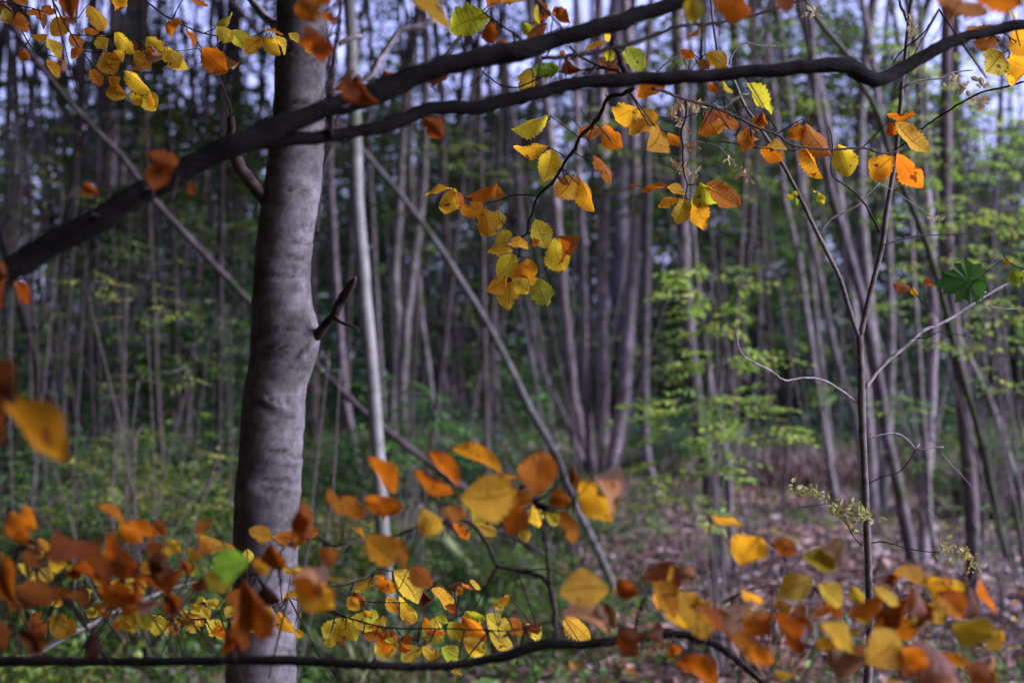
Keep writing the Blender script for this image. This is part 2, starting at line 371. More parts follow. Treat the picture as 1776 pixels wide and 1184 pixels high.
def litter():
    n = 52000
    y = 5.6 * (34 / 5.6) ** rng.random(n); x = (rng.random(n) - .5) * 2 * (.45 * y + .6)
    keep = rng.random(n) > green_mask(x, y) * .75; x, y = x[keep], y[keep]; n = len(x)
    sz = rng.uniform(.045, .085, n) * (1 + (y - 6) / 40)
    z = gzn(x, y) + rng.uniform(.005, .05, n)
    D = rng.normal(0, 1, (n, 3)); D[:, 2] *= .22; Nn = np.stack([rng.normal(0, .45, n), rng.normal(0, .45, n), np.ones(n)], 1)
    t = np.clip(rng.beta(2.2, 2.0, n) * .9 + (rng.random(n) < .07) * .3, 0, 1)
    o = cloud_obj('leaf_litter', [leaf_cloud(np.stack([x, y, z], 1), D, Nn, sz, sz * .6, t)], F_litter, None)
    o['label'] = 'carpet of fallen mauve brown leaves covering the forest floor'; o['category'] = 'leaf litter'
def undergrowth():
    n = 60000
    y = 5.6 * (32 / 5.6) ** rng.random(n); x = (rng.random(n) - .5) * 2 * (.45 * y + .6)
    keep = rng.random(n) < green_mask(x, y) ** 1.4; x, y = x[keep], y[keep]; n = len(x)
    hz = rng.random(n) ** 2 * (.16 + .22 * np.clip((700 - px_of(x, y)) / 400, 0, 1)) * (.6 + .5 * np.sin(x * 3.1) * np.sin(y * 2.3))
    z = gzn(x, y) + .02 + np.abs(hz)
    sz = rng.uniform(.03, .075, n) * (1 + (y - 6) / 30)
    D = rng.normal(0, 1, (n, 3)); D[:, 2] = D[:, 2] * .5 + .1; Nn = np.stack([rng.normal(0, .5, n), rng.normal(-.2, .5, n), np.ones(n)], 1)
    t = np.clip(rng.random(n) * .8 + .12 * np.sin(x * 2.2 + y), 0, 1)
    o = cloud_obj('ground_cover', [leaf_cloud(np.stack([x, y, z], 1), D, Nn, sz, sz * .55, t)], F_green, None, color=(1.5, 1.6, 1.2, 1))
    o['label'] = 'low green bramble and ivy growing over the forest floor'; o['category'] = 'ground cover'
    n = 26000   # grass blades
    y = 5.6 * (28 / 5.6) ** rng.random(n); x = (rng.random(n) - .5) * 2 * (.45 * y + .6)
    keep = rng.random(n) < green_mask(x, y) * np.clip(.4 + .6 * np.sin(x * 1.3 + 2) * np.sin(y * .9), 0, 1); x, y = x[keep], y[keep]; n = len(x)
    D = np.stack([rng.normal(0, .45, n), rng.normal(0, .45, n), np.ones(n)], 1); Nn = rng.normal(0, 1, (n, 3))
    L = rng.uniform(.08, .26, n)
    o = cloud_obj('grass', [leaf_cloud(np.stack([x, y, gzn(x, y)], 1), D, Nn, L, np.full(n, .008) * (1 + y / 20), rng.uniform(.3, 1, n))], F_green, None)
    o['label'] = 'tufts of thin green grass between the fallen leaves'; o['category'] = 'grass'
litter(); undergrowth()

# ------------------------------------------------------------------ beech leaf meshes
def leaf_mesh(seed, curl=0.15, fold=0.15, ragged=0.0, wob=0.02):
    r = random.Random(seed); NV = 9; rows = NV * 2 + 1; cu = [-1, -.72, -.36, 0, .36, .72, 1]
    V, UV, F = [], [], []
    asy = r.uniform(-.06, .06); bend = r.uniform(-.07, .07)
    bite = [(r.choice((-1, 1)), r.randint(5, rows - 3), r.uniform(.25, .6)) for _ in range(int(ragged))]
    for i in range(rows):
        t = i / (rows - 1)
        hw = .35 * (math.sin(math.pi * (t * .985 + .012) ** 0.92)) ** 0.78 if 0 < i < rows - 1 else (.012 if i == 0 else .004)
        for u in cu:
            e = hw * (1 + (asy if u > 0 else -asy))
            if abs(u) == 1:
                e *= 1 + (.075 if i % 2 == 0 else -.07) + r.uniform(-.05, .05)
                for sd_, bi, am in bite:
                    if sd_ == u and abs(bi - i) <= 1: e *= 1 - am * (1 if bi == i else .5)
            elif abs(u) == .72:
                for sd_, bi, am in bite:
                    if sd_ * .72 == u and bi == i: e *= 1 - am * .25
            x = u * e; y = t * .96 + .14 * abs(u) * hw * 2 * (1 - t)
            x += bend * math.sin(math.pi * t) 
            z = (.022 if i % 2 == 0 else -.014) * abs(u) ** .6 * (hw / .33)            # pleats between side veins
            z += fold * abs(u) ** 1.3 * hw * 1.6
            z += wob * math.sin(t * 9 + seed + u * 2.5) * abs(u) * 1.5
            a = curl * t * t
            y2 = y - abs(curl) * .35 * t ** 3; z2 = z - a
            V.append((x, y2, z2)); UV.append((u * .5 + .5, t))
    n = len(cu)
    for i in range(rows - 1):
        for k in range(n - 1):
            F.append((i * n + k, i * n + k + 1, (i + 1) * n + k + 1, (i + 1) * n + k))
    return mesh_from(V, F, M_leaf, 'beech_leaf', True, uv=UV)
LM = [leaf_mesh(s, curl=c, fold=f, ragged=g, wob=wb) for s, c, f, g, wb in
      [(1, .10, .12, 0, .02), (2, -.12, .2, 1, .02), (3, .2, .05, 1, .03), (4, .05, .3, 0, .02), (5, -.05, -.15, 2, .03),
       (6, .25, .2, 1, .03), (7, .12, .1, 3, .03), (8, -.18, .12, 1, .02)]]
LM_CURL = [leaf_mesh(s, curl=c, fold=f, ragged=g, wob=wb) for s, c, f, g, wb in
           [(21, .45, .8, 2, .06), (22, -.4, .9, 3, .08), (23, .3, 1.1, 1, .06)]]
CLR = {'Y': (0.80, 0.60, 0.03), 'A': (0.72, 0.40, 0.008), 'O': (0.55, 0.19, 0.003), 'R': (0.30, 0.085, 0.004), 'B': (0.10, 0.035, 0.012),
       'L': (0.46, 0.50, 0.02), 'G': (0.20, 0.34, 0.012), 'P': (0.40, 0.24, 0.17), 'T': (0.42, 0.34, 0.20), 'V': (0.42, 0.31, 0.006), 'D': (0.34, 0.15, 0.004)}
def add_leaf(root, bx, by, tx, ty, wd, c, D, name='leaf'):
    base = P(bx, by, D); s = D / FPX
    dx, dy = tx - bx, ty - by; Lp = math.hypot(dx, dy)
    ratio = .70
    cx_, cy_ = (bx + tx) / 2, (by + ty) / 2; bx, tx = cx_ + (bx - cx_) * 1.02, cx_ + (tx - cx_) * 1.2; by, ty = cy_ + (by - cy_) * 1.02, cy_ + (ty - cy_) * 1.2; wd *= 1.12
    curled = c in 'PB' or (c == 'R' and rnd.random() < .45)
    full = max(Lp, wd / ratio)
    dep = math.sqrt(max(0, full * full - Lp * Lp)) * rnd.choice((-1, 1))
    dirv = Vector((dx * s, dep * s, -dy * s))
    L = dirv.length; ydir = dirv.normalized()
    toc = (cam.location - base).normalized()
    n0 = (toc - ydir * toc.dot(ydir)).normalized()
    tw = math.acos(max(-1, min(1, wd / (ratio * full)))) if wd < ratio * full else 0
    tw = min(tw, R(74)) * rnd.choice((-1, 1)) + rnd.gauss(0, .2)
    n = n0 * math.cos(tw) + ydir.cross(n0) * math.sin(tw)
    if rnd.random() < .35: n = -n
    x = ydir.cross(n)
    M = Matrix(((x.x * L, ydir.x * L, n.x * L, base.x), (x.y * L, ydir.y * L, n.y * L, base.y), (x.z * L, ydir.z * L, n.z * L, base.z), (0, 0, 0, 1)))
    o = bpy.data.objects.new(name, rnd.choice(LM_CURL if curled else LM)); COL.objects.link(o); o.parent = root
    o.matrix_basis = Matrix.Translation(-root.location) @ M
    cc = CLR[c]; v = rnd.uniform(.82, 1.15) if D > 1.8 else rnd.uniform(.6, 1.0); h = rnd.uniform(.88, 1.12)
    o.color = (min(.8, cc[0] * v), min(.8, cc[1] * v * h), cc[2] * v, 1)
    return o
def stalks(root, leaves, twigs, mat, name='leaf_stalk'):
    """a short stalk from every leaf base to the nearest point of a twig"""
    items = []
    pts = [(p, q) for tw in twigs for p, q in tw]
    for (bx, by, D) in leaves:
        (q, W) = min(pts, key=lambda z: (z[0][0] - bx) ** 2 + (z[0][1] - by) ** 2)
        d = math.hypot(q[0] - bx, q[1] - by)
        b = P(bx, by, D)
        if d < 1.5: continue
        mid = (b + W) / 2 + Vector((rnd.uniform(-.1, .1) * (b - W).length, 0, -.12 * (b - W).length))
        items.append(tube([W, mid, b], [.0009 + .000015 * d, .0008, .0006], 5, .03))
    if items: tube_obj(name, items, mat, root, kind='stuff')
class Branch:
    def __init__(s, name, label, cat, loc):
        s.root = empty(name, loc, label, cat); s.tw = []; s.lv = []
    def limb(s, pts, r, d0, d1=None, mat=None, name='limb', sides=20, rough=.2, kink=.35, step=.012):
        wp = pxpath(pts, d0, d1); n = len(wp)
        rr = [r[i] if isinstance(r, (list, tuple)) else r for i in range(n)]
        rw = [q * .93 * wp[i].y / FPX for i, q in enumerate(rr)]
        s.reg(pts, wp)
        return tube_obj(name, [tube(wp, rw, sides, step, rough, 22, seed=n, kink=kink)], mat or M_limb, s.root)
    def reg(s, pts, wp):
        L = []
        for i in range(len(pts) - 1):
            for k in range(6):
                t = k / 6; L.append(((pts[i][0] * (1 - t) + pts[i + 1][0] * t, pts[i][1] * (1 - t) + pts[i + 1][1] * t), wp[i].lerp(wp[i + 1], t)))
        L.append(((pts[-1][0], pts[-1][1]), wp[-1])); s.tw.append(L)
    def twig(s, pts, r0, r1, d0, d1=None, mat=None, name='twig'):
        n = len(pts); s.reg(pts, pxpath(pts, d0, d1)); wp = pxpath(pts, d0, d1)
        rw = [(r0 + (r1 - r0) * i / (n - 1)) * wp[i].y / FPX for i in range(n)]
        bud = []
        return tube_obj(name, [tube(wp, rw, 8, .006, .25, 120, seed=n, kink=.7)], mat or M_twig, s.root)
    def leaves(s, ox, oy, sc, D, spread, lst):
        for (bx, by, tx, ty, wd, c) in lst:
            d = D + rnd.uniform(-spread, spread)
            a, b = ox + bx / sc, oy + by / sc
            add_leaf(s.root, a, b, ox + tx / sc, oy + ty / sc, wd / sc, c, d); s.lv.append((a, b, d))
    def finish(s): stalks(s.root, s.lv, s.tw, M_twig)

# ================================================================== the two-pronged beech branch across the top
B1 = Branch('beech_branch', 'thick dark forked beech branch sweeping across the top with autumn leaves hanging from it', 'branch', P(0, 475, 1.5))
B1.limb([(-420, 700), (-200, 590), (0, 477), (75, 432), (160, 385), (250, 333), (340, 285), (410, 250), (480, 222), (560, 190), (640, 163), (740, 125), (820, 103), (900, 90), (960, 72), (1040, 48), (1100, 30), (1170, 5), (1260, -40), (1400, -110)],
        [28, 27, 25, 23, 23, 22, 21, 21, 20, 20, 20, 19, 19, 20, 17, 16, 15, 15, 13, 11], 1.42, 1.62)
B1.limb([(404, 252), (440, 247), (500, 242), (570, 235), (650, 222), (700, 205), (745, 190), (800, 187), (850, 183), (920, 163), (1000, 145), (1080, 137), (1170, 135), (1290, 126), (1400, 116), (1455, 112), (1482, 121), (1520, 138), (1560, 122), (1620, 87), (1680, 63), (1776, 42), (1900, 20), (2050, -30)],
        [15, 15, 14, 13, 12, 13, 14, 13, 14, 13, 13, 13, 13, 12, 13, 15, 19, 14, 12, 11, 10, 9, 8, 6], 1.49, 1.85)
FB = (600, 0, 2.96)
def c_(ox, oy, s, pts): return crop(ox, oy, s, pts)
B1.twig([(574, 238), (573, 180), (575, 130), (582, 80), (588, 40), (594, -40)], 5, 3.5, 1.53, 1.5)
B1.twig(c_(600, 0, 2.96, [(590, 190), (598, 225), (612, 262)]), 1.3, 1, 1.9)
B1.twig(c_(600, 0, 2.96, [(700, 60), (740, 90), (800, 135), (860, 170), (910, 210), (1000, 240)]), 1.6, 2.2, 1.95, 1.65)
B1.twig(c_(600, 0, 2.96, [(975, 0), (1030, 60), (1080, 110), (1110, 160), (1120, 200)]), 1.8, 2, 1.8, 1.62)
B1.twig(c_(600, 0, 2.96, [(690, 360), (740, 400), (790, 435), (880, 450), (985, 405), (1040, 385)]), 1.2, 1.4, 2.0, 1.9)
B1.twig(c_(600, 0, 2.96, [(1150, 240), (1200, 290), (1300, 340), (1380, 365), (1450, 390)]), 1.8, 2.6, 1.9, 1.7)
B1.twig(c_(600, 0, 2.96, [(1385, 170), (1365, 220), (1395, 270), (1410, 330), (1450, 400)]), 4, 6, 1.66, 1.68)
B1.twig(c_(600, 0, 2.96, [(1090, 370), (1200, 365), (1300, 352), (1400, 360)]), 1.2, 2, 1.95, 1.8)
B1.twig(c_(600, 0, 2.96, [(1000, 300), (1150, 290), (1320, 260), (1500, 215), (1700, 140)]) + [(1244, 40), (1304, 27), (1379, 5), (1450, -20)], 4, 2.5, 1.6, 1.72)
B1.twig(c_(600, 0, 2.96, [(1776, 270), (1700, 290), (1640, 330), (1600, 365)]), 1.5, 1.7, 2.2, 1.9)
# hanging sharp twig and its side shoots (crop G)
g = lambda L: c_(720, 160, 2.96, L)
B1.twig([(1100, 152), (1080, 163), (1055, 171)] + g([(945, 122), (900, 178), (842, 235), (820, 290), (780, 340), (740, 410), (700, 470), (632, 535), (602, 620), (582, 670), (577, 720), (540, 750)]), 4, 1.8, 1.95, 2.28)
B1.twig(g([(540, 750), (537, 815), (520, 858), (519, 900), (482, 945), (470, 988)]), 1.6, .9, 2.28, 2.3)
B1.twig(g([(842, 235), (800, 200), (745, 160), (695, 120)]), 1.2, .8, 2.22)
B1.twig(g([(778, 338), (740, 312), (690, 284)]), 1.2, .8, 2.24)
B1.twig(g([(815, 308), (845, 328), (888, 336)]), 1.2, .7, 2.24)
B1.twig(g([(632, 535), (560, 527), (490, 531), (440, 552), (385, 565), (310, 560), (250, 540), (190, 490)]), 1.4, .7, 2.28, 2.32)
B1.twig(g([(490, 531), (450, 490), (430, 450)]), 1, .6, 2.3)
B1.twig(g([(385, 562), (350, 582)]), .9, .6, 2.3)
B1.twig(g([(540, 750), (490, 710), (440, 660), (422, 598)]), 1.3, .6, 2.28)
B1.twig(g([(577, 720), (600, 732), (640, 742)]), 1.5, .8, 2.28)
B1.twig([(1053, 170), (1050, 162)], 1.5, .8, 2.0)
B1.twig(g([(905, 170), (870, 120), (850, 85)]), .9, .5, 2.2)
f = lambda L: c_(980, 160, 4.735, L)
B1.twig(f([(720, -30), (840, 2), (990, 62), (1170, 100), (1310, 160), (1450, 222)]) + c_(1290, 120, 4.229, [(100, 430), (240, 480), (330, 545), (450, 575), (650, 590), (870, 578), (960, 605), (1050, 617), (1160, 590)]), 3, 1.5, 1.9, 2.35)
B1.twig(f([(990, 66), (992, 200), (950, 335), (966, 430), (970, 640), (1003, 760), (992, 830), (1000, 875)]), 1.9, 1.2, 2.15, 2.25)
B1.twig(f([(992, 832), (920, 820), (842, 778)]), 1, .6, 2.25)
B1.twig(f([(1003, 760), (1050, 762), (1112, 740)]), 1, .6, 2.25)
B1.twig(f([(848, 598), (900, 640), (966, 652)]), .8, 1, 2.22)
B1.twig(f([(950, 345), (880, 335), (790, 312)]), 1.2, .8, 2.22)
B1.twig(f([(1180, 100), (1240, 60), (1305, 20)]), 1.3, .7, 2.15)
B1.twig(f([(960, 215), (1050, 185), (1150, 165)]), 1.2, .8, 2.2)
B1.twig(f([(1310, 158), (1400, 130), (1500, 122)]), 1.3, .7, 2.2)
B1.twig(f([(1225, 90), (1262, 126), (1312, 130), (1370, 75), (1420, 48), (1452, 20), (1510, 18)]), 1.6, 1.2, 2.2, mat=M_pale)
B1.twig(f([(1270, 408), (1400, 420), (1600, 460)]), .9, .9, 2.3)
h_ = lambda L: c_(1290, 120, 4.229, L)
B1.twig(h_([(240, 478), (330, 420), (430, 365)]), 1.2, .8, 2.28)
B1.twig(h_([(0, 560), (110, 580), (280, 582), (370, 600), (425, 568)]), .8, .9, 2.3)
B1.twig(h_([(870, 578), (960, 490), (1020, 420), (1072, 385)]), 1.2, .7, 2.33)
B1.twig(h_([(1080, 612), (1180, 545), (1290, 450), (1400, 370), (1500, 310)]) + c_(1176, 0, 2.96, [(1450, 530), (1560, 475), (1690, 445), (1776, 420)]), 1.5, 1.8, 2.36, 2.3)
B1.twig(c_(1176, 0, 2.96, [(1340, 50), (1260, 170), (1150, 262), (1100, 332)]), 1.5, 1.1, 2.1, 2.15)
B1.twig(c_(1176, 0, 2.96, [(1640, 130), (1700, 190), (1776, 240)]), 1.8, 1, 1.9, 2.1)
B1.twig(c_(1176, 0, 2.96, [(1580, 150), (1690, 250), (1700, 300)]), 1.5, .8, 1.9, 2.1)
B1.twig([(1010, 226), (1000, 215), (985, 200)], .8, .5, 2.25)
B1.leaves(600, 0, 2.96, 1.95, .05, [(740, 90, 495, 150, 150, 'L'), (750, -20, 730, 60, 85, 'O'), (770, -10, 935, 18, 40, 'A'), (975, 10, 985, 140, 65, 'R'), (985, 20, 990, 130, 35, 'L'), (910, 115, 950, 178, 55, 'L'),
    (740, 110, 765, 240, 80, 'R'), (1030, 120, 905, 205, 65, 'R'), (1150, 120, 1030, 95, 50, 'R'), (745, 243, 870, 225, 30, 'O'), (960, 345, 888, 465, 95, 'Y'), (955, 352, 1108, 362, 90, 'G'),
    (1335, 225, 1220, 262, 45, 'A'), (1130, 300, 1200, 400, 65, 'R'), (1440, 240, 1545, 372, 95, 'L'), (1410, 260, 1462, 332, 50, 'L'), (1320, 262, 1382, 318, 55, 'L'), (1300, 300, 1415, 372, 65, 'R'),
    (1715, 255, 1776, 305, 42, 'O'), (1360, 180, 1320, 200, 40, 'Y'), (1100, 262, 1130, 275, 26, 'O'), (1640, 440, 1470, 480, 60, 'O')])
B1.leaves(600, 0, 2.96, 2.26, .05, [(1035, 592, 838, 675, 105, 'Y'), (1040, 748, 850, 805, 88, 'A'), (1060, 765, 1022, 915, 122, 'Y'), (1320, 660, 1180, 685, 80, 'O'), (1320, 640, 1438, 762, 100, 'O'),
    (1500, 555, 1355, 625, 120, 'A'), (1500, 560, 1615, 680, 100, 'A'), (1572, 640, 1432, 672, 70, 'A'), (1615, 672, 1530, 792, 140, 'A'), (1650, 680, 1712, 770, 58, 'O'), (1265, 800, 1396, 937, 80, 'O'),
    (1170, 897, 1085, 1020, 120, 'A'), (1090, 905, 1142, 965, 34, 'R'), (1190, 903, 1268, 1102, 100, 'A'), (548, 965, 400, 1000, 42, 'A'), (555, 968, 498, 1112, 118, 'Y'), (568, 985, 607, 1070, 46, 'O'),
    (775, 940, 608, 1020, 88, 'O'), (785, 955, 778, 1046, 46, 'O'), (702, 1050, 580, 1108, 68, 'A')])
B1.leaves(720, 160, 2.96, 2.28, .03, [(345, 590, 378, 756, 95, 'A'), (425, 610, 335, 745, 110, 'Y'), (420, 600, 455, 715, 60, 'Y'), (500, 715, 402, 772, 62, 'Y'), (540, 742, 525, 832, 108, 'A'), (502, 812, 362, 820, 52, 'Y'),
    (508, 830, 425, 940, 110, 'Y'), (467, 945, 362, 1028, 66, 'A'), (492, 968, 478, 1128, 108, 'A'), (550, 868, 550, 1022, 88, 'A'), (573, 852, 615, 1003, 64, 'A'), (500, 955, 592, 1040, 80, 'Y'),
    (622, 950, 683, 1118, 98, 'L'), (615, 650, 690, 812, 100, 'Y'), (608, 750, 632, 802, 42, 'O'), (712, 745, 785, 945, 122, 'Y'), (737, 738, 812, 880, 24, 'R')])
B1.leaves(980, 160, 4.735, 2.24, .03, [(1160, 195, 1242, 447, 225, 'O'), (1202, 145, 1178, 275, 115, 'R'), (1225, 150, 1415, 345, 135, 'O'), (1500, 275, 1452, 508, 155, 'O'), (832, 772, 590, 785, 120, 'O'), (590, 765, 520, 760, 30, 'R'),
    (988, 838, 818, 795, 80, 'A'), (952, 868, 763, 990, 105, 'A'), (982, 865, 932, 1115, 135, 'Y'), (985, 880, 1032, 975, 70, 'L'), (1040, 868, 1195, 1140, 135, 'A'), (1112, 740, 1182, 938, 210, 'L'), (1165, 738, 1440, 972, 150, 'O')])
B1.leaves(1290, 120, 4.229, 2.3, .03, [(10, 98, 275, 305, 155, 'L'), (140, 308, 172, 418, 82, 'R'), (48, 365, 172, 442, 62, 'A'), (165, 568, 342, 545, 60, 'A'), (118, 580, 297, 697, 95, 'O'), (400, 395, 400, 548, 112, 'O'),
    (452, 398, 648, 655, 135, 'O'), (430, 553, 572, 825, 112, 'A'), (688, 548, 782, 803, 172, 'Y'), (1102, 640, 948, 805, 175, 'A'), (1120, 622, 1370, 858, 178, 'O'), (1112, 388, 1345, 650, 125, 'A'), (1062, 388, 1130, 485, 100, 'O'), (1050, 338, 1288, 362, 60, 'O')])
B1.leaves(1176, 0, 2.96, 2.08, .05, [(1665, 268, 1535, 398, 138, 'Y'), (1700, 200, 1790, 290, 130, 'A'), (1690, 295, 1790, 375, 110, 'A'), (1690, 338, 1735, 475, 110, 'A'), (1650, 188, 1515, 248, 80, 'O'), (1640, 142, 1462, 182, 50, 'O'),
    (90, 300, 8, 258, 42, 'O'), (100, 318, 172, 355, 50, 'R'), (140, 275, 262, 358, 90, 'A'), (150, 425, 222, 462, 40, 'O'), (215, 408, 278, 492, 45, 'Y'), (1720, 110, 1790, 60, 80, 'A')])
# nearer, blurred ones on the same branch
B1.leaves(600, 0, 2.96, 1.3, .06, [(330, -30, 560, 135, 100, 'A'), (60, 380, 150, 560, 120, 'R'), (-10, 400, 60, 540, 90, 'R')])
B1.leaves(1176, 0, 2.96, 1.3, .06, [(180, 10, 400, 45, 100, 'R'), (610, -40, 490, 50, 95, 'R'), (60, -20, 90, 130, 100, 'V'), (130, 130, 15, 190, 60, 'A'), (1290, -70, 1590, 115, 170, 'O'), (1500, -70, 1790, 25, 150, 'O')])
B1.leaves(0, 0, 2.96, 1.35, .06, [(740, 790, 890, 870, 110, 'R'), (740, 880, 830, 900, 110, 'R'), (1530, 210, 1645, 395, 85, 'R'), (1560, 130, 1650, 240, 80, 'R'), (1640, 70, 1690, 165, 50, 'R'), (1700, 470, 1800, 380, 120, 'R'),
    (1560, -30, 1600, 85, 130, 'O'), (970, 940, 1005, 1005, 45, 'R'), (1620, -40, 1700, 30, 80, 'O')])
B1.leaves(0, 400, 2.96, 1.35, .05, [(20, 210, 110, 260, 90, 'R'), (70, 260, 190, 380, 70, 'R'), (20, 230, 20, 480, 90, 'R'), (430, -240, 510, -180, 60, 'R')])
B1.leaves(0, 0, 1, 1.6, .05, [(735, 205, 772, 242, 34, 'R'), (745, 150, 790, 125, 20, 'R'), (665, 120, 690, 150, 20, 'R')])
B1.finish()

# ================================================================== the leafy shoots top left
B2 = Branch('beech_spray', 'spray of thin dark twigs with yellow and orange beech leaves in the top left corner', 'branch', P(0, 20, 2.2))
A = (0, 0, 2.96)
a = lambda L: c_(0, 0, 2.96, L)
B2.twig(a([(240, -60), (290, 40), (325, 110), (362, 172), (400, 232), (442, 292), (500, 360), (560, 402), (612, 412), (680, 462)]), 1.9, .8, 2.15, 2.25)
B2.twig(a([(-60, -20), (0, 15), (60, 60), (92, 120), (125, 185), (165, 245), (205, 272), (320, 300)]), 2, .8, 2.15, 2.2)
B2.twig(a([(-60, -10), (0, 5), (90, 28), (170, 45), (260, 70)]), 1.4, .8, 2.15)
B2.twig(a([(700, -60), (750, 5), (850, 82), (960, 140), (1040, 172), (1130, 186), (1260, 195), (1400, 200), (1505, 206)]), 1.9, .8, 2.2, 2.3)
B2.twig(a([(1045, 172), (1090, 155), (1118, 138)]), 1, .7, 2.25)
B2.twig(a([(1260, 195), (1325, 180), (1372, 150)]), 1, .7, 2.25)
B2.twig(a([(372, 180), (470, 185), (560, 190), (640, 187), (722, 210)]), 1, .7, 2.2)
B2.twig(a([(420, 262), (500, 270), (640, 262), (780, 268), (900, 264), (1022, 250)]), 1, .7, 2.22)
B2.twig(a([(560, 400), (600, 395), (640, 380)]), .9, .6, 2.22)
B2.twig(a([(1500, 206), (1560, 195), (1620, 190)]), .8, .6, 2.3)
B2.leaves(0, 0, 2.96, 2.2, .05, [(95, 60, 142, 178, 65, 'O'), (18, 45, 36, 128, 62, 'Y'), (345, 85, 245, 180, 90, 'A'), (130, 60, 238, 80, 50, 'O'), (215, 32, 298, 88, 48, 'O'), (448, 28, 553, 158, 76, 'A'), (424, 150, 518, 178, 52, 'O'),
    (162, 180, 258, 182, 26, 'A'), (238, 198, 332, 292, 48, 'Y'), (325, 285, 382, 372, 42, 'P'), (100, 252, 162, 312, 48, 'O'), (242, 302, 312, 402, 52, 'A'), (362, 172, 422, 262, 62, 'O'), (370, 250, 432, 318, 74, 'O'),
    (500, 188, 556, 262, 68, 'Y'), (588, 168, 690, 288, 66, 'Y'), (680, 210, 706, 252, 32, 'R'), (583, 262, 668, 352, 92, 'Y'), (530, 268, 612, 398, 104, 'A'), (690, 262, 778, 358, 76, 'A'), (712, 300, 738, 382, 40, 'P'),
    (752, 192, 862, 292, 92, 'Y'), (778, 228, 852, 312, 50, 'P'), (848, 242, 965, 372, 78, 'Y'), (838, 258, 912, 358, 92, 'Y'), (745, 245, 800, 270, 32, 'O'), (463, 352, 536, 442, 70, 'O'), (558, 398, 612, 462, 66, 'A'),
    (540, 470, 655, 500, 74, 'A'), (638, 362, 775, 485, 88, 'Y'), (663, 478, 732, 548, 52, 'Y'), (700, 480, 792, 558, 90, 'Y'), (768, 470, 808, 570, 22, 'A'), (560, -40, 685, 50, 100, 'A'), (955, -30, 1064, 66, 52, 'O'),
    (846, 118, 958, 185, 92, 'O'), (945, 148, 1028, 238, 54, 'O'), (1098, 128, 1220, 92, 52, 'L'), (1112, 138, 1205, 222, 72, 'Y'), (1178, 160, 1268, 258, 80, 'Y'), (1352, 198, 1243, 275, 74, 'A'), (1348, 155, 1465, 168, 24, 'O'),
    (1358, 192, 1440, 292, 76, 'Y'), (1388, 168, 1498, 266, 56, 'Y'), (1480, 172, 1552, 212, 36, 'Y'), (1558, 198, 1638, 278, 58, 'Y'), (1035, 245, 1160, 395, 105, 'O'), (1108, 243, 1222, 375, 46, 'P'), (188, 88, 245, 142, 42, 'P'),
    (10, -10, 70, 60, 50, 'P'), (60, -30, 150, 20, 50, 'O'), (300, -30, 360, 20, 60, 'O')])
B2.leaves(0, 0, 2.96, 1.25, .03, [(330, -50, 415, 105, 135, 'R')])
B2.finish()

# ================================================================== the low branch with its mass of leaves
B3 = Branch('low_branch', 'low dark branch along the bottom edge carrying a mass of orange and yellow beech leaves', 'branch', P(0, 1150, 1.5))
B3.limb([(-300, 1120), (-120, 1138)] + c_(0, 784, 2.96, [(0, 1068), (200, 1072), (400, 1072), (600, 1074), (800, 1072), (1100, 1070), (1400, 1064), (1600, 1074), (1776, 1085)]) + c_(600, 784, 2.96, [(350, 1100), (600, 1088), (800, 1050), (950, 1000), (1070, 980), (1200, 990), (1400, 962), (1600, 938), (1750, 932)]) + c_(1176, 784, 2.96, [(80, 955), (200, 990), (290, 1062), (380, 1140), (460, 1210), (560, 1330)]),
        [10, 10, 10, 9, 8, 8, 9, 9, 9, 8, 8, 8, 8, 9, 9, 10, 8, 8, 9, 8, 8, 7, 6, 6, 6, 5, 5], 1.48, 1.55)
b = lambda L: c_(600, 784, 2.96, L)
B3.twig(b([(1062, 985), (1078, 920), (1075, 850), (1050, 700), (1010, 642), (900, 612), (780, 580), (740, 500), (650, 370), (520, 345), (400, 370), (250, 430), (0, 470), (-120, 480)]), 5.5, 1.4, 1.52, 1.65)
B3.twig(b([(1045, 690), (1036, 560), (1018, 430), (1005, 340), (960, 250), (900, 180)]), 3.5, 1.2, 1.53, 1.5)
B3.twig(b([(1030, 540), (900, 460), (800, 420), (690, 380)]), 2, 1, 1.53, 1.55)
B3.twig(b([(900, 612), (1040, 600), (1150, 650)]), 2, 1, 1.55, 1.5)
B3.twig(b([(1480, 945), (1500, 830), (1560, 700), (1600, 650)]), 3, 1.2, 1.54, 1.45)
B3.twig(b([(-160, 800), (0, 845), (150, 888), (260, 902), (500, 905), (720, 912), (850, 915), (960, 890), (1065, 865)]), 1.5, 1, 2.15, 1.6)
B3.twig(b([(258, 905), (290, 945), (360, 965), (400, 1030), (432, 1046)]), 1.1, .8, 2.15)
B3.twig(b([(360, 962), (420, 945)]), .9, .7, 2.15)
B3.twig(b([(500, 897), (545, 860), (580, 832)]), .9, .7, 2.15)
B3.twig(b([(-150, 700), (-50, 720), (60, 760), (200, 770), (350, 770)]), 1.2, .8, 2.1)
B3.twig(b([(-100, 690), (0, 680), (120, 640), (160, 600), (240, 610)]), 1.2, .8, 2.0)
e = lambda L: c_(0, 784, 2.96, L)
B3.limb(e([(60, 1080), (130, 1058), (230, 1012), (340, 940), (480, 880), (590, 820), (730, 760), (880, 700), (1045, 658)]), [3, 4, 4.5, 5, 5, 5, 4.5, 4, 3], 1.75, 1.95, mat=M_pole, name='side_branch', sides=12, rough=.1)
B3.twig(e([(180, 580), (260, 670), (340, 745), (400, 815), (440, 900), (470, 1070)]), 1.2, 2.4, 1.6, 1.5)
B3.twig(e([(820, 830), (870, 860), (950, 857), (1040, 855), (1062, 828), (1050, 770)]), .9, 1.8, 2.1, 2.0)
B3.twig(e([(1040, 855), (1100, 830), (1170, 800)]), 1, .7, 2.05)
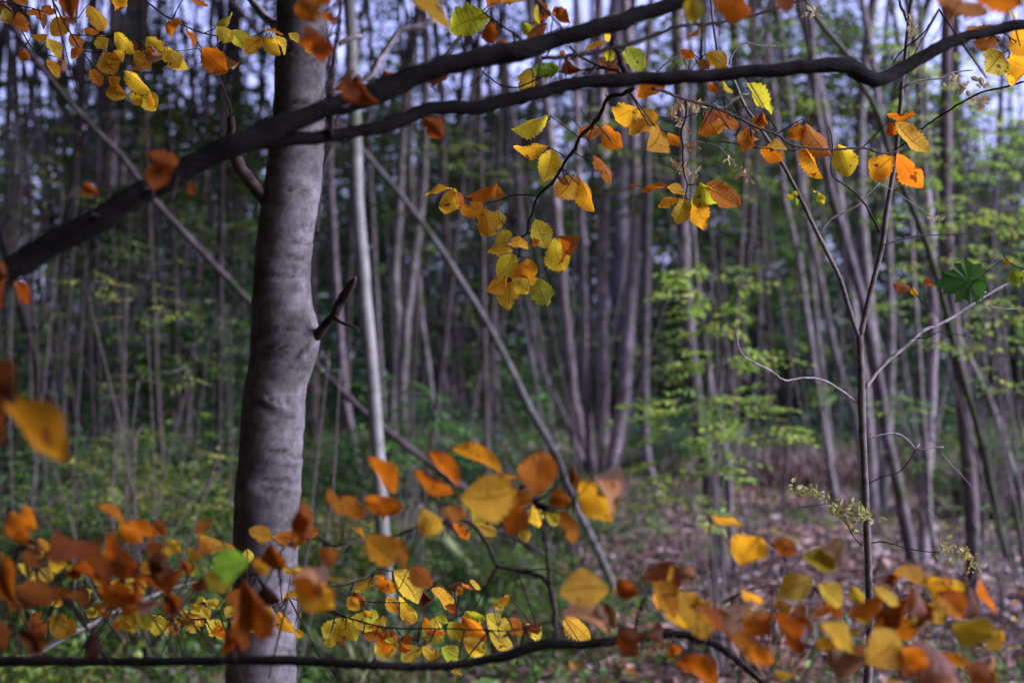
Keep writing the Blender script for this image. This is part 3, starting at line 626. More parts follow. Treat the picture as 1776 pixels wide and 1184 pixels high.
B3.twig(e([(880, 1068), (875, 950), (872, 800), (865, 600), (800, 520)]), 2, 1, 1.5, 1.5)
B3.twig(e([(1480, 740), (1560, 770), (1700, 810), (1776, 850)]), 1, 1.5, 2.1, 2.1)
B3.twig(e([(1600, 690), (1700, 705), (1776, 730)]), 1, 1.2, 2.0)
B3.twig(e([(1050, 660), (1150, 640), (1290, 630), (1400, 560), (1480, 470), (1640, 440)]), 2, .9, 1.9, 1.6)
B3.twig(e([(120, 1068), (60, 900), (30, 750), (60, 620), (110, 480)]), 2, .9, 1.4, 1.35)
B3.twig(e([(520, 900), (600, 760), (640, 640), (720, 540), (760, 480)]), 1.8, .9, 1.5, 1.45)
q_ = lambda L: c_(1176, 784, 2.96, L)
B3.twig(q_([(230, 772), (350, 710), (480, 686), (700, 695), (900, 740), (1060, 770), (1170, 735)]), 1.8, 1.2, 1.6, 1.6)
B3.twig(q_([(480, 686), (486, 800), (505, 832)]), 1.2, .9, 1.6)
B3.twig(q_([(320, 395), (400, 425), (480, 470), (550, 560), (560, 650), (530, 690)]), 1, 1.4, 1.6)
B3.twig(q_([(900, 740), (1000, 660), (1095, 628)]), 1.2, .9, 1.6)
B3.twig(q_([(0, 930), (200, 950), (480, 975), (700, 1000), (960, 1060), (1250, 1020), (1500, 980)]), 2.2, 1.2, 1.45, 1.4)
B3.twig(q_([(100, 960), (180, 880), (230, 772)]), 2, 1.8, 1.52, 1.6)
B3.twig(q_([(1170, 735), (1300, 720), (1450, 640), (1550, 600)]), 1.2, .9, 1.5)
B3.twig(q_([(1200, 1060), (1300, 950), (1400, 890), (1440, 860)]), 1.2, .9, 1.4)
B3.leaves(0, 784, 2.96, 1.32, .07, [(150, 470, 8, 300, 70, 'O'), (190, 405, 88, 268, 62, 'O'), (500, 265, 660, 352, 60, 'O'), (610, 362, 735, 475, 80, 'O'), (650, 348, 792, 465, 62, 'O'), (280, 400, 505, 565, 85, 'R'),
    (365, 592, 610, 645, 115, 'R'), (600, 490, 640, 690, 140, 'R'), (580, 400, 530, 565, 66, 'R'), (500, 700, 715, 795, 135, 'O'), (705, 610, 680, 725, 150, 'R'), (740, 500, 855, 468, 52, 'R'), (750, 540, 925, 560, 62, 'B'),
    (1280, 560, 1075, 585, 160, 'G'), (1045, 640, 1200, 705, 135, 'V'), (1390, 465, 1445, 648, 115, 'R'), (1560, 248, 1675, 425, 80, 'R'), (1680, 192, 1790, 320, 72, 'O'), (1650, 488, 1710, 610, 88, 'O'), (1525, 580, 1776, 690, 80, 'V'),
    (1260, 655, 1235, 890, 205, 'R'), (1350, 680, 1435, 808, 72, 'B'), (1500, 655, 1725, 830, 110, 'A'), (1500, 650, 1700, 760, 40, 'P'), (0, 600, 110, 705, 155, 'R'), (60, 700, 248, 855, 155, 'R'), (330, 630, 415, 685, 55, 'R'),
    (360, 730, 490, 795, 75, 'B'), (710, 740, 835, 805, 66, 'P'), (850, 720, 935, 845, 92, 'R'), (-40, 850, 60, 1000, 130, 'R'), (100, 900, 180, 1040, 110, 'B'), (1160, 920, 1260, 1010, 110, 'R'), (480, 930, 560, 1060, 80, 'B'), (200, 480, 150, 600, 90, 'R'), (1300, 540, 1375, 645, 64, 'A'), (780, 610, 960, 640, 70, 'R'), (450, 690, 330, 760, 70, 'R')])
B3.leaves(0, 784, 2.96, 1.65, .07, [(250, 850, 415, 935, 115, 'A'), (470, 478, 522, 535, 44, 'O'), (850, 458, 955, 515, 88, 'Y'), (960, 488, 1035, 562, 48, 'Y'), (1025, 430, 1245, 495, 84, 'A'), (1020, 438, 1100, 520, 64, 'O'), (1275, 400, 1415, 440, 80, 'A'),
    (1400, 435, 1660, 430, 100, 'O'), (88, 570, 195, 655, 55, 'Y'), (200, 598, 285, 655, 66, 'Y'), (250, 538, 335, 615, 84, 'A'), (690, 800, 795, 915, 72, 'L'), (600, 838, 705, 925, 84, 'A'), (740, 600, 830, 690, 90, 'O'), (470, 640, 560, 690, 60, 'A'),
    (930, 560, 1010, 640, 70, 'L'), (1430, 560, 1560, 640, 60, 'A'), (1500, 600, 1640, 680, 80, 'Y'), (190, 440, 250, 520, 60, 'A'), (180, 500, 215, 560, 50, 'Y'), (150, 850, 240, 950, 80, 'R')])
B3.leaves(0, 784, 2.96, 2.1, .06, [(760, 838, 868, 918, 104, 'Y'), (860, 848, 925, 945, 64, 'A'), (968, 850, 1055, 895, 62, 'A'), (1058, 858, 1155, 965, 90, 'Y'), (1058, 765, 1132, 802, 55, 'Y'), (918, 808, 978, 842, 40, 'Y'), (428, 810, 515, 835, 50, 'Y'),
    (1395, 795, 1298, 872, 84, 'Y'), (1398, 798, 1445, 905, 46, 'P'), (1425, 815, 1505, 945, 52, 'A'), (1255, 878, 1305, 940, 55, 'Y'), (1188, 868, 1240, 915, 48, 'O'), (1755, 850, 1695, 985, 118, 'Y'), (1500, 600, 1620, 660, 80, 'Y'), (640, 700, 560, 660, 55, 'A')])
B3.leaves(600, 784, 2.96, 1.38, .05, [(115, 20, 285, 215, 80, 'O'), (300, 280, 70, 260, 110, 'O'), (-20, 225, 98, 358, 85, 'O'), (422, 0, 595, 172, 84, 'O'), (560, 215, 325, 105, 92, 'O'), (545, -15, 815, 85, 100, 'A'), (765, 85, 895, 155, 44, 'O'),
    (875, 200, 580, 215, 215, 'A'), (1005, -15, 978, 210, 178, 'O'), (1205, 138, 1355, 395, 155, 'A'), (1160, 80, 1260, 150, 60, 'R'), (1265, 130, 1465, 305, 38, 'P'), (1080, 185, 1115, 320, 105, 'R'), (1100, 300, 1218, 468, 68, 'O'),
    (865, 195, 935, 340, 135, 'O'), (890, 270, 855, 445, 125, 'O'), (400, 290, 455, 460, 120, 'A'), (500, 288, 628, 345, 64, 'O'), (100, 430, 290, 570, 135, 'A'), (235, 435, 325, 598, 72, 'O'),
    (1350, 700, 1080, 702, 175, 'A'), (1108, 845, 1425, 825, 80, 'P'), (1395, 650, 1505, 765, 92, 'R'), (1510, 645, 1715, 600, 105, 'R'), (1560, 640, 1700, 880, 150, 'A'), (1655, 700, 1790, 905, 115, 'A'), (1415, 895, 1505, 1060, 115, 'R'),
    (1520, 940, 1665, 995, 50, 'P'), (1690, 1065, 1800, 1125, 105, 'O'), (1275, 860, 1405, 885, 62, 'R')])
B3.leaves(600, 784, 2.96, 1.75, .08, [(960, 245, 1015, 395, 76, 'Y'), (1020, 308, 1095, 380, 66, 'Y'), (548, 360, 625, 475, 48, 'O'), (650, 328, 765, 458, 66, 'A'), (30, 388, 115, 425, 36, 'O'), (325, 588, 445, 705, 105, 'O'), (640, 280, 720, 380, 70, 'Y'), (900, 380, 930, 470, 60, 'Y')])
B3.leaves(600, 784, 2.96, 2.12, .05, [(150, 628, 248, 735, 74, 'O'), (165, 638, 25, 702, 48, 'Y'), (238, 608, 385, 785, 84, 'Y'), (385, 700, 330, 650, 24, 'P'), (48, 698, 135, 785, 64, 'R'), (208, 738, 262, 835, 62, 'A'), (268, 738, 365, 865, 74, 'Y'),
    (178, 698, 285, 688, 60, 'Y'), (440, 700, 595, 805, 58, 'A'), (388, 708, 455, 782, 64, 'B'), (508, 788, 575, 828, 44, 'R'), (0, 835, 45, 980, 105, 'Y'), (20, 848, 185, 905, 84, 'Y'), (78, 918, 205, 945, 74, 'O'), (160, 925, 275, 965, 104, 'O'),
    (275, 982, 125, 1045, 95, 'Y'), (278, 978, 335, 1035, 44, 'O'), (392, 1005, 278, 1075, 84, 'Y'), (388, 998, 485, 1065, 64, 'Y'), (488, 1005, 585, 1078, 84, 'L'), (540, 1098, 610, 1138, 34, 'Y'), (278, 828, 375, 865, 64, 'A'), (398, 848, 505, 975, 62, 'O'),
    (392, 878, 505, 988, 76, 'L'), (450, 848, 535, 872, 44, 'L'), (528, 868, 605, 965, 84, 'Y'), (598, 958, 728, 1025, 96, 'Y'), (598, 838, 732, 978, 62, 'O'), (608, 818, 725, 885, 74, 'L'), (718, 835, 838, 935, 105, 'Y'), (738, 905, 845, 1035, 78, 'Y'),
    (828, 888, 915, 935, 62, 'O'), (838, 852, 905, 895, 40, 'O'), (925, 878, 1030, 990, 68, 'Y'), (918, 888, 975, 968, 35, 'R'), (1112, 838, 1255, 980, 90, 'A'), (560, 720, 580, 650, 26, 'B'), (250, 640, 290, 720, 50, 'L')])
B3.leaves(1176, 784, 2.96, 1.4, .06, [(0, 720, 195, 970, 145, 'A'), (20, 1065, 230, 1170, 125, 'O'), (168, 318, 332, 405, 54, 'A'), (420, 432, 350, 615, 180, 'A'), (488, 448, 608, 528, 76, 'O'), (635, 535, 830, 608, 115, 'V'),
    (690, 650, 492, 715, 135, 'Y'), (718, 680, 890, 778, 104, 'Y'), (575, 682, 690, 668, 40, 'R'), (735, 508, 868, 578, 50, 'P'), (1105, 620, 1310, 690, 74, 'A'), (1275, 640, 1480, 748, 125, 'A'), (1205, 688, 1350, 808, 60, 'P'),
    (1325, 715, 1475, 860, 125, 'O'), (1065, 738, 870, 865, 92, 'O'), (1180, 755, 1085, 888, 125, 'R'), (1240, 755, 1255, 930, 84, 'R'), (1005, 688, 1128, 805, 84, 'Y'), (1468, 638, 1660, 808, 70, 'P'), (1545, 645, 1675, 828, 52, 'O'),
    (760, 755, 838, 858, 54, 'R'), (1400, 650, 1460, 740, 60, 'Y')])
B3.leaves(1176, 784, 2.96, 1.27, .05, [(1405, 880, 1655, 990, 140, 'V'), (728, 878, 930, 1040, 84, 'A'), (778, 1005, 980, 1105, 66, 'P'), (965, 1085, 1210, 945, 205, 'A'), (1200, 955, 1560, 1090, 100, 'P'), (1295, 1080, 1510, 1085, 84, 'O'),
    (1475, 1095, 1630, 1190, 105, 'R'), (1045, 1165, 1310, 1190, 80, 'A'), (195, 778, 430, 838, 66, 'P'), (375, 835, 505, 970, 155, 'O'), (265, 935, 480, 1068, 125, 'O'), (508, 815, 655, 1050, 105, 'R'), (555, 850, 718, 892, 74, 'R'),
    (95, 795, 285, 958, 80, 'R'), (345, 1000, 505, 1075, 74, 'O'), (1150, 1010, 1250, 1090, 110, 'O'), (900, 1000, 1000, 1060, 60, 'R')])
def scatter(B, n, x0, x1, yf, sp, D, sd, cols, size):
    for _ in range(n):
        x = rnd.uniform(x0, x1); y = yf(x) + rnd.gauss(0, sp); L = rnd.uniform(*size); a_ = rnd.gauss(1.1, .7)
        if x > 900 and rnd.random() < .5: a_ = math.pi - a_
        x2, y2 = x + math.cos(a_) * L, y + math.sin(a_) * L * .8; d = D + rnd.uniform(-sd, sd)
        add_leaf(B.root, x, y, x2, y2, L * rnd.uniform(.3, .75), rnd.choice(cols), d); B.lv.append((x, y, d))
scatter(B3, 38, 0, 540, lambda x: 985, 45, 1.5, .12, 'ROORADVB', (30, 50))
scatter(B3, 22, 40, 540, lambda x: 1040, 30, 2.0, .12, 'YYAAO', (24, 36))
scatter(B3, 30, 1120, 1740, lambda x: 1035 + .05 * (x - 1120), 40, 1.42, .1, 'ROAADVP', (36, 60))
scatter(B3, 14, 560, 900, lambda x: 1060, 30, 2.05, .1, 'YYAOL', (22, 34))
B3.finish()
print('low leaves', len(B3.lv))

# the very near blurred spray at the left edge
B4 = Branch('near_spray', 'large blurred rust and amber leaves hanging very close at the left edge', 'branch', P(-30, 640, .95))
B4.limb([(-420, 520), (-200, 590), (-60, 635), (-10, 650), (12, 690)], [6, 5, 4, 3, 2], .95, mat=M_twig, name='twig', sides=8)
B4.leaves(0, 0, 1, .95, .02, [(-50, 640, 40, 700, 66, 'B'), (0, 690, 108, 826, 84, 'D'), (-40, 700, 20, 750, 60, 'R')])
B4.finish()

# ================================================================== big beech trunk
def big_beech():
    D = 2.95
    E = [(-900, 492, 560), (-300, 486, 563), (0, 480, 565), (200, 474, 562), (260, 467, 561), (330, 458, 553), (400, 447, 544), (480, 441, 539), (530, 437, 541), (565, 436, 549), (590, 435, 552), (620, 434, 546), (660, 428, 532),
         (690, 422, 528), (720, 418, 528), (800, 412, 524), (900, 407, 517), (1000, 403, 515), (1100, 395, 513), (1184, 392, 513), (1400, 385, 515), (1600, 372, 524), (1700, 350, 545), (1760, 325, 575)]
    pts = [P((l + r) / 2, y, D) for y, l, r in E]; rad = [(r - l) / 2 * D / FPX for y, l, r in E]
    pts.reverse(); rad.reverse()
    base = Vector((pts[0].x, D, gz(pts[0].x, D)))
    dz = pts[0].z - base.z + .03
    root = empty('beech_tree', base, 'stout grey beech with smooth scarred bark standing left of centre', 'tree')
    bumps = [(530, 590, .005, 34, 26), (478, 705, .004, 30, 14), (500, 800, .006, 26, 8), (515, 440, .004, 22, 5), (505, 850, .005, 22, 5), (500, 905, .006, 26, 8), (430, 850, .008, 20, 16)]
    scars = [(522, 421, 24, 3, 0), (512, 448, 26, 3, .35), (516, 468, 20, 2.5, .1), (490, 478, 30, 2, .05), (495, 570, 22, 3, .02), (480, 602, 26, 2.5, 0), (470, 690, 22, 4, .5), (500, 700, 12, 5, .9), (505, 790, 28, 4, .1), (490, 782, 26, 3, .15),
             (480, 833, 30, 3.5, .06), (475, 850, 22, 3, .03), (505, 902, 26, 3, -.1), (525, 607, 22, 3, -1.15), (507, 1010, 22, 3, .05), (490, 1060, 24, 3, .1), (510, 330, 24, 2.5, .1), (500, 245, 26, 2.5, .05), (520, 180, 24, 2.5, 0), (505, 90, 24, 2.5, .05), (500, 1128, 30, 3, .05), (520, 640, 20, 2, .3)]
    TN = []
    def fn(q, p, d, r):
        tn = 0
        px = 888 + q.x / q.y * FPX; py = 592 - (q.z - CAMZ) / q.y * FPX
        o = 0
        if d.y < .3:
            for bx, by, am, sx_, sy_ in bumps: o += am * math.exp(-((px - bx) / sx_) ** 2 - ((py - by) / sy_) ** 2)
            for bx, by, hl, th, sl in scars:
                c, s = math.cos(math.atan(sl)), math.sin(math.atan(sl)); ux = (px - bx) * c + (py - by) * s; uy = -(px - bx) * s + (py - by) * c
                uy += 1.8 * math.sin(ux * .35 + bx)
                tn = max(tn, math.exp(-(ux / hl) ** 4 - (uy / th / 1.0) ** 2) * (.85 + .9 * mnoise.noise(Vector((px * .12, py * .12, bx)))))
                o -= .0022 * math.exp(-(ux / hl) ** 4 - (uy / th) ** 2); o += .0010 * math.exp(-(ux / hl) ** 4 - ((uy - th * 2) / th / 1.3) ** 2)
            k_ = math.exp(-((px - 462) / 26) ** 4 - ((py - 706 - .5 * (px - 462)) / 9) ** 2) + math.exp(-((px - 505) / 12) ** 4 - ((py - 722) / 5) ** 2); tn = max(tn, k_ * 1.0); o -= .003 * k_
        TN.append(tn)
        o += .004 * mnoise.noise(q * 7) + .0016 * mnoise.noise(Vector((q.x * 12, q.y * 12, q.z * 50)))
        return q + d * o
    V, F = tube(pts, rad, 96, .006, fn=fn)
    part('trunk', mesh_from(np.array([tuple(v - base) for v in V]), F, M_beech2, 'trunk', tone=TN), root)
    st = c_(380, 400, 3.947, [(600, 720), (680, 700), (730, 640), (790, 560), (850, 450), (900, 380), (935, 325)])
    wp = pxpath(st, D - .01, D - .1)
    tube_obj('broken_branch', [tube(wp, [x * D / FPX for x in (14, 9, 7, 7.5, 8.5, 7, 3)], 16, .008, .35, 40, seed=5, kink=.2)], M_red, root)
    wp = pxpath(c_(380, 400, 3.947, [(790, 590), (840, 630), (890, 645), (948, 668)]), D - .06, D - .1)
    tube_obj('broken_twig', [tube(wp, [x * D / FPX for x in (5, 3, 2.4, 1.4)], 8, .01, .2, 60)], M_red, root)
    wp = pxpath([(478, 356), (455, 338), (436, 315), (414, 287), (402, 245), (401, 205)], D, D - .15)
    tube_obj('broken_branch', [tube(wp, [x * D / FPX for x in (13, 12, 11, 10, 8, 6)], 16, .01, .3, 30, seed=9, kink=.2)], M_red, root)
    wp = pxpath([(401, 212), (400, 185), (388, 155), (372, 118), (340, 70)], D - .15, D - .2)
    tube_obj('dead_twig', [tube(wp, [x * D / FPX for x in (2.5, 1.8, 1.5, 1.2, .9)], 6, .02, .2, 60, kink=.6)], M_twig, root)
    wp = pxpath([(480, 45), (462, 32), (445, 12), (428, -10), (400, -60), (360, -120)], D + .05, D + .5)
    tube_obj('upper_branch', [tube(wp, [x * D / FPX for x in (10, 8, 7, 6, 6, 5)], 12, .02, .15, 30)], M_beech, root)
    crown_on(root, (0, 0, 3.6), 1.3, 0.9)
MARKS = [(205, 'the mauve trunk foot'), (325, 'the straight lilac stem'), (480, 'the stout beech'), (650, 'the pale slender trunk'), (890, 'the lowest hanging leaf cluster'), (1050, 'the five stem clump'), (1235, 'the curved mauve trunk'), (1495, 'the forked sapling'), (1685, 'the brown trunk near the right edge')]
REG = []
def register(o, kind, px):
    if -20 < px < 1796:
        m = min(MARKS, key=lambda q: abs(q[0] - px)); REG.append((kind, m[1], 'left' if px < m[0] else 'right', abs(px - m[0]), o))
    return o
def name_all():
    ORD = ['nearest', 'second', 'third', 'fourth', 'fifth', 'sixth', 'seventh', 'eighth', 'ninth', 'tenth', 'eleventh', 'twelfth', 'thirteenth', 'fourteenth', 'fifteenth', 'sixteenth', 'seventeenth', 'eighteenth', 'nineteenth', 'twentieth', 'twenty first', 'twenty second', 'twenty third', 'twenty fourth', 'twenty fifth']
    keys = sorted(set((k, m, s_) for k, m, s_, _, _ in REG))
    for key in keys:
        L = sorted([r for r in REG if r[:3] == key], key=lambda r: r[3])
        for i, r in enumerate(L): r[4]['label'] = f"{key[0]}, {ORD[min(i, 24)]} to the {key[2]} of {key[1]}"; r[4]['group'] = key[0] + 's'
# ------------------------------------------------------------------ crowns shared between trees
def crown_mesh(seed, n, rad, h, leaf, mat, clusters=26):
    r = np.random.default_rng(seed)
    cz = r.random(clusters) * h; cr = rad * np.sqrt(r.random(clusters)) * np.clip(np.sin(np.pi * (.12 + .85 * cz / h)), .25, 1); ca = r.random(clusters) * 6.283
    C = np.stack([cr * np.cos(ca), cr * np.sin(ca), cz], 1); k = r.integers(0, clusters, n)
    B = C[k] + r.normal(0, 1, (n, 3)) * np.array([.30, .30, .22]) * rad / 1.8
    D = r.normal(0, 1, (n, 3)); D[:, 2] = D[:, 2] * .4 - .15; Nn = np.stack([r.normal(0, .6, n), r.normal(0, .6, n), np.ones(n)], 1)
    L = leaf * r.uniform(.6, 1.2, n); t = np.clip(r.random(n) * .7 + (r.random(clusters) * .35)[k], 0, 1)
    V, F, T = leaf_cloud(B, D, Nn, L, L * .62, t, hexa=False)
    return mesh_from(V, F, mat, 'crown', False, tone=T)
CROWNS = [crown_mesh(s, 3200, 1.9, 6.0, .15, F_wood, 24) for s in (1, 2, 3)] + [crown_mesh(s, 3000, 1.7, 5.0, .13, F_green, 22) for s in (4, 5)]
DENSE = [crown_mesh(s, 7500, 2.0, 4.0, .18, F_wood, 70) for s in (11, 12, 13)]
def crown_on(root, loc, s, sz, color=(1, 1, 1, 1), dense=False):
    o = bpy.data.objects.new('crown', rnd.choice(DENSE if dense else CROWNS)); COL.objects.link(o); o.parent = root; o['kind'] = 'stuff'
    o.location = loc; o.scale = (s, s, sz); o.rotation_euler = (0, 0, rnd.uniform(0, 6.28)); o.color = color; return o
big_beech()

# ================================================================== traced stems and poles
def stem_px(pts, widths, D, z_top=9.0, lean=0.0, base_z=None, sides=12):
    """photo points from base to top at distance D, carried on above the frame"""
    wp = [P(x, y, D + lean * i) for i, (x, y) in enumerate(pts)]
    n = len(wp); rr = [(widths[0] + (widths[1] - widths[0]) * i / (n - 1)) / 2 * D / FPX for i in range(n)]
    g0 = gz(wp[0].x, wp[0].y)
    if wp[0].z > g0 - .05:
        wp.insert(0, Vector((wp[0].x + (wp[0].x - wp[1].x) * .15, wp[0].y, g0 - .06))); rr.insert(0, rr[0] * 1.25)
    d = (wp[-1] - wp[-2]).normalized(); d.z = max(d.z, .6); d.normalize()
    zt = z_top
    while wp[-1].z < zt:
        wp.append(wp[-1] + d * 1.2 + Vector((rnd.uniform(-.12, .12), rnd.uniform(-.12, .12), 0))); rr.append(max(.008, rr[-1] * .86))
    return tube(wp, rr, sides, .16, .10, 6, seed=int(pts[0][0]), kink=.25), wp[-1]
def tree(name, label, stems, mat=None, cat='tree', color=(1, 1, 1, 1), crown=True, group=None, twigs=6):
    x, y = stems[0][0][0]; D = stems[0][2]; b = P(x, y, D); b.z = gz(b.x, b.y)
    root = empty(name, b, label, cat, group); tops = []
    for s in stems:
        t, top = stem_px(*s); tops.append(top)
        tube_obj('stem' if len(stems) > 1 else 'trunk', [t], mat or M_pole, root, color)
    if crown:
        c = sum(tops, Vector()) / len(tops)
        crown_on(root, (c.x - b.x, c.y - b.y, max(4.2, .27 * D + 2.5) - b.z), rnd.uniform(1.0, 1.3), rnd.uniform(.8, 1.0), (1, 1, 1, 1), D > 11 or b.x < 0)
    return root
tree('ash_tree', 'pale grey green slender trunk just right of the stout beech, one side brightly lit', [([(677, 1085), (668, 1000), (664, 920), (656, 800), (650, 700), (637, 560), (623, 400), (614, 200), (606, 0), (600, -150)], (27, 21), 7.6)], M_ash)
tree('leaning_pole', 'thin grey pole leaning diagonally from upper left down to the litter at centre', [([(1068, 1025), (1040, 960), (1000, 880), (965, 790), (920, 710), (870, 610), (820, 520), (770, 440), (700, 345), (632, 265), (560, 185)], (15, 9), 8.4, 3.2)], M_ash, 'pole', crown=False, color=(.55, .53, .56, 1))
def fallen(name, label, pts, wd, d0, d1, mat, cat='pole', color=(1, 1, 1, 1)):
    wp = pxpath(pts, d0, d1); root = empty(name, wp[-1], label, cat)
    n = len(wp); tube_obj('trunk', [tube(wp, [(wd[0] + (wd[1] - wd[0]) * i / (n - 1)) / 2 * wp[i].y / FPX for i in range(n)], 12, .08, .12, 10, seed=n, kink=.25)], mat, root, color); return root
fallen('slanting_pole', 'long purplish stem slanting behind the stout beech from the top left corner', [(-60, -60), (10, 30), (40, 75), (70, 115), (110, 165), (160, 220), (208, 268), (235, 305), (270, 350), (330, 415), (430, 520), (500, 585), (560, 645), (640, 722), (740, 800), (860, 890), (930, 960)], (9, 13), 5.0, 8.5, M_pole, 'pole', (.42, .38, .42, 1))
fallen('mossy_log', 'pale green mossy log lying on the forest floor below centre', [(738, 900), (765, 935), (800, 978), (848, 1040), (868, 1068)], (26, 36), 9.8, 7.8, M_moss, 'log')
tree('coppiced_tree', 'clump of five pale slender stems rising from one base right of centre', [
    ([(1045, 832), (1046, 700), (1043, 560), (1046, 400), (1046, 260), (1040, 100)], (24, 18), 15.2), ([(1056, 832), (1080, 700), (1086, 600), (1098, 450), (1099, 300), (1095, 150)], (25, 20), 15.0),
    ([(1030, 832), (1016, 700), (1012, 560), (1010, 420), (1002, 300), (1000, 150)], (16, 12), 15.4), ([(1028, 830), (995, 700), (985, 600), (975, 500), (965, 380), (950, 200)], (22, 17), 15.6), ([(1022, 830), (985, 740), (940, 640), (918, 540), (905, 420), (895, 250)], (13, 9), 15.5)], color=(1.9, 1.8, 1.95, 1))
tree('young_tree', 'straight thin stem with a dark mossy base right of the five stem clump', [([(1135, 845), (1122, 800), (1118, 700), (1120, 500), (1123, 350), (1120, 150)], (18, 13), 14.5)])
tree('beech_tree', 'broad faint grey trunk standing far back behind the five stem clump', [([(1080, 745), (1082, 600), (1076, 400), (1075, 200)], (40, 34), 24)], M_beech, color=(.5, .46, .5, 1))
tree('curved_tree', 'mauve curved trunk with a thick dark base among litter, left of the thin sapling', [([(1256, 990), (1245, 920), (1235, 870), (1220, 770), (1205, 680), (1195, 600), (1186, 450), (1181, 250), (1172, 0), (1168, -60)], (32, 20), 9.3)], color=(.9, .85, .9, 1))
tree('young_tree', 'very thin pale stem touching the curved mauve trunk on its right', [([(1276, 1000), (1265, 900), (1262, 800), (1235, 680), (1222, 600), (1208, 480), (1200, 350), (1200, 150)], (13, 7), 9.2)], color=(1.1, 1.05, 1.1, 1))
tree('curved_clump', 'cluster of curved purple stems directly behind the thin forked sapling', [
    ([(1515, 895), (1502, 700), (1482, 560), (1462, 400), (1440, 250), (1400, 60)], (22, 15), 12.2), ([(1500, 890), (1490, 760), (1450, 620), (1425, 500), (1400, 380), (1378, 250), (1360, 100)], (15, 10), 12.4),
    ([(1530, 890), (1540, 750), (1545, 600), (1541, 450), (1532, 300), (1515, 120)], (17, 13), 12.3), ([(1520, 892), (1525, 780), (1515, 620), (1500, 470), (1490, 300), (1500, 100)], (26, 18), 12.6)])
tree('coppiced_tree', 'pair of thin curved stems just left of the forked sapling', [([(1448, 860), (1428, 740), (1402, 570), (1385, 450), (1362, 350), (1345, 200), (1330, 60)], (14, 9), 13.4), ([(1440, 860), (1436, 740), (1420, 600), (1408, 470), (1395, 330), (1400, 150)], (11, 8), 13.6)])
tree('leaning_tree', 'purple trunk leaning left whose foot stands in litter right of the sapling', [([(1585, 985), (1572, 920), (1558, 850), (1538, 760), (1528, 680), (1500, 540), (1470, 430), (1440, 330), (1415, 180), (1400, 0)], (22, 13), 9.4)], color=(.8, .75, .82, 1))
tree('ash_tree', 'pale straight stem with flaking bark rising at right behind the maple leaf', [([(1602, 985), (1604, 850), (1614, 700), (1618, 540), (1612, 400), (1600, 250), (1590, 100)], (21, 16), 9.6)], M_pole, color=(1.35, 1.3, 1.35, 1))
tree('young_tree', 'thin wavy stem beside the pale straight stem at right', [([(1632, 1000), (1612, 900), (1608, 800), (1598, 700), (1590, 560), (1580, 420), (1580, 250), (1560, 80)], (12, 8), 9.2)])
tree('dark_tree', 'brown trunk with a mossy foot standing in litter near the right edge', [([(1688, 1062), (1686, 980), (1684, 880), (1676, 750), (1662, 640), (1650, 520), (1640, 380), (1640, 200)], (27, 20), 7.9)], color=(.75, .66, .66, 1))
tree('greenish_tree', 'thin greenish stem arching left from the right edge', [([(1800, 930), (1776, 870), (1745, 780), (1715, 690), (1680, 620), (1655, 570), (1642, 510), (1630, 400), (1610, 250), (1600, 80)], (13, 8), 8.6)], M_ash, color=(.6, .62, .5, 1))
fallen('slanting_pole', 'dark green stem slanting down behind the long horizontal prong at right', [(c[0], c[1]) for c in c_(1176, 0, 2.96, [(560, -140), (650, 0), (730, 120), (800, 200), (880, 300), (940, 430), (1000, 530), (1050, 650), (1080, 770), (1150, 950), (1250, 1184), (1350, 1500), (1450, 1900)])] + [(1700, 760), (1730, 900), (1745, 960)], (9, 13), 4.2, 7.5, M_sap, color=(.45, .6, .4, 1))
tree('coppiced_tree', 'group of mauve stems between the pale slender trunk and the leaning pole', [
    ([(700, 860), (700, 760), (698, 640), (708, 520), (722, 420), (735, 300), (738, 100)], (22, 14), 12.8), ([(690, 860), (678, 740), (690, 600), (684, 480), (690, 380), (700, 200)], (22, 15), 13.0),
    ([(755, 780), (748, 690), (738, 600), (728, 520), (722, 430), (712, 300)], (12, 9), 13.2), ([(680, 850), (665, 720), (655, 560), (648, 420), (640, 250)], (13, 9), 13.4)])
tree('young_tree', 'thin stem in the gap between the stout beech and the pale trunk', [([(628, 850), (612, 770), (598, 690), (588, 560), (578, 420), (572, 280), (570, 100)], (17, 12), 12.0)], color=(.9, .82, .9, 1))
tree('young_tree', 'brownish thin stem crossing behind the long leaning pole', [([(808, 790), (800, 680), (790, 580), (778, 480), (770, 350), (765, 150)], (17, 12), 15.5)], color=(.85, .72, .74, 1))
tree('coppiced_tree', 'pair of dim mauve stems under the hanging yellow leaf cluster', [([(860, 770), (858, 660), (858, 560), (850, 420), (852, 250)], (16, 11), 18), ([(842, 770), (858, 690), (866, 600), (880, 460), (880, 260)], (10, 8), 18.2)], color=(.8, .75, .85, 1))
tree('young_tree', 'thin pale stem with a slight bend left of the five stem clump', [([(940, 775), (930, 680), (915, 560), (905, 470), (900, 350), (880, 180)], (13, 9), 17.5)])
tree('mauve_tree', 'thick mauve trunk foot at left with the lime sprig in front', [([(198, 838), (203, 720), (205, 620), (202, 500), (185, 350), (178, 200), (165, 50)], (27, 17), 14.2)], color=(.9, .82, .88, 1))
tree('straight_tree', 'straight lilac stem left of the stout beech', [([(322, 850), (325, 740), (333, 600), (345, 450), (355, 300), (362, 120), (368, 0)], (14, 10), 13.8)], color=(1.05, .95, 1.1, 1))
tree('forked_tree', 'violet stem forking into a Y at left', [([(312, 840), (303, 760), (299, 680), (299, 617)], (9, 9), 13.6, .62), ([(299, 617), (286, 585), (280, 500), (276, 420), (262, 300), (250, 120)], (8, 6), 13.6), ([(299, 617), (312, 580), (318, 500), (325, 420), (330, 300), (338, 100)], (8, 6), 13.6)], color=(.95, .85, 1.15, 1)) if False else None
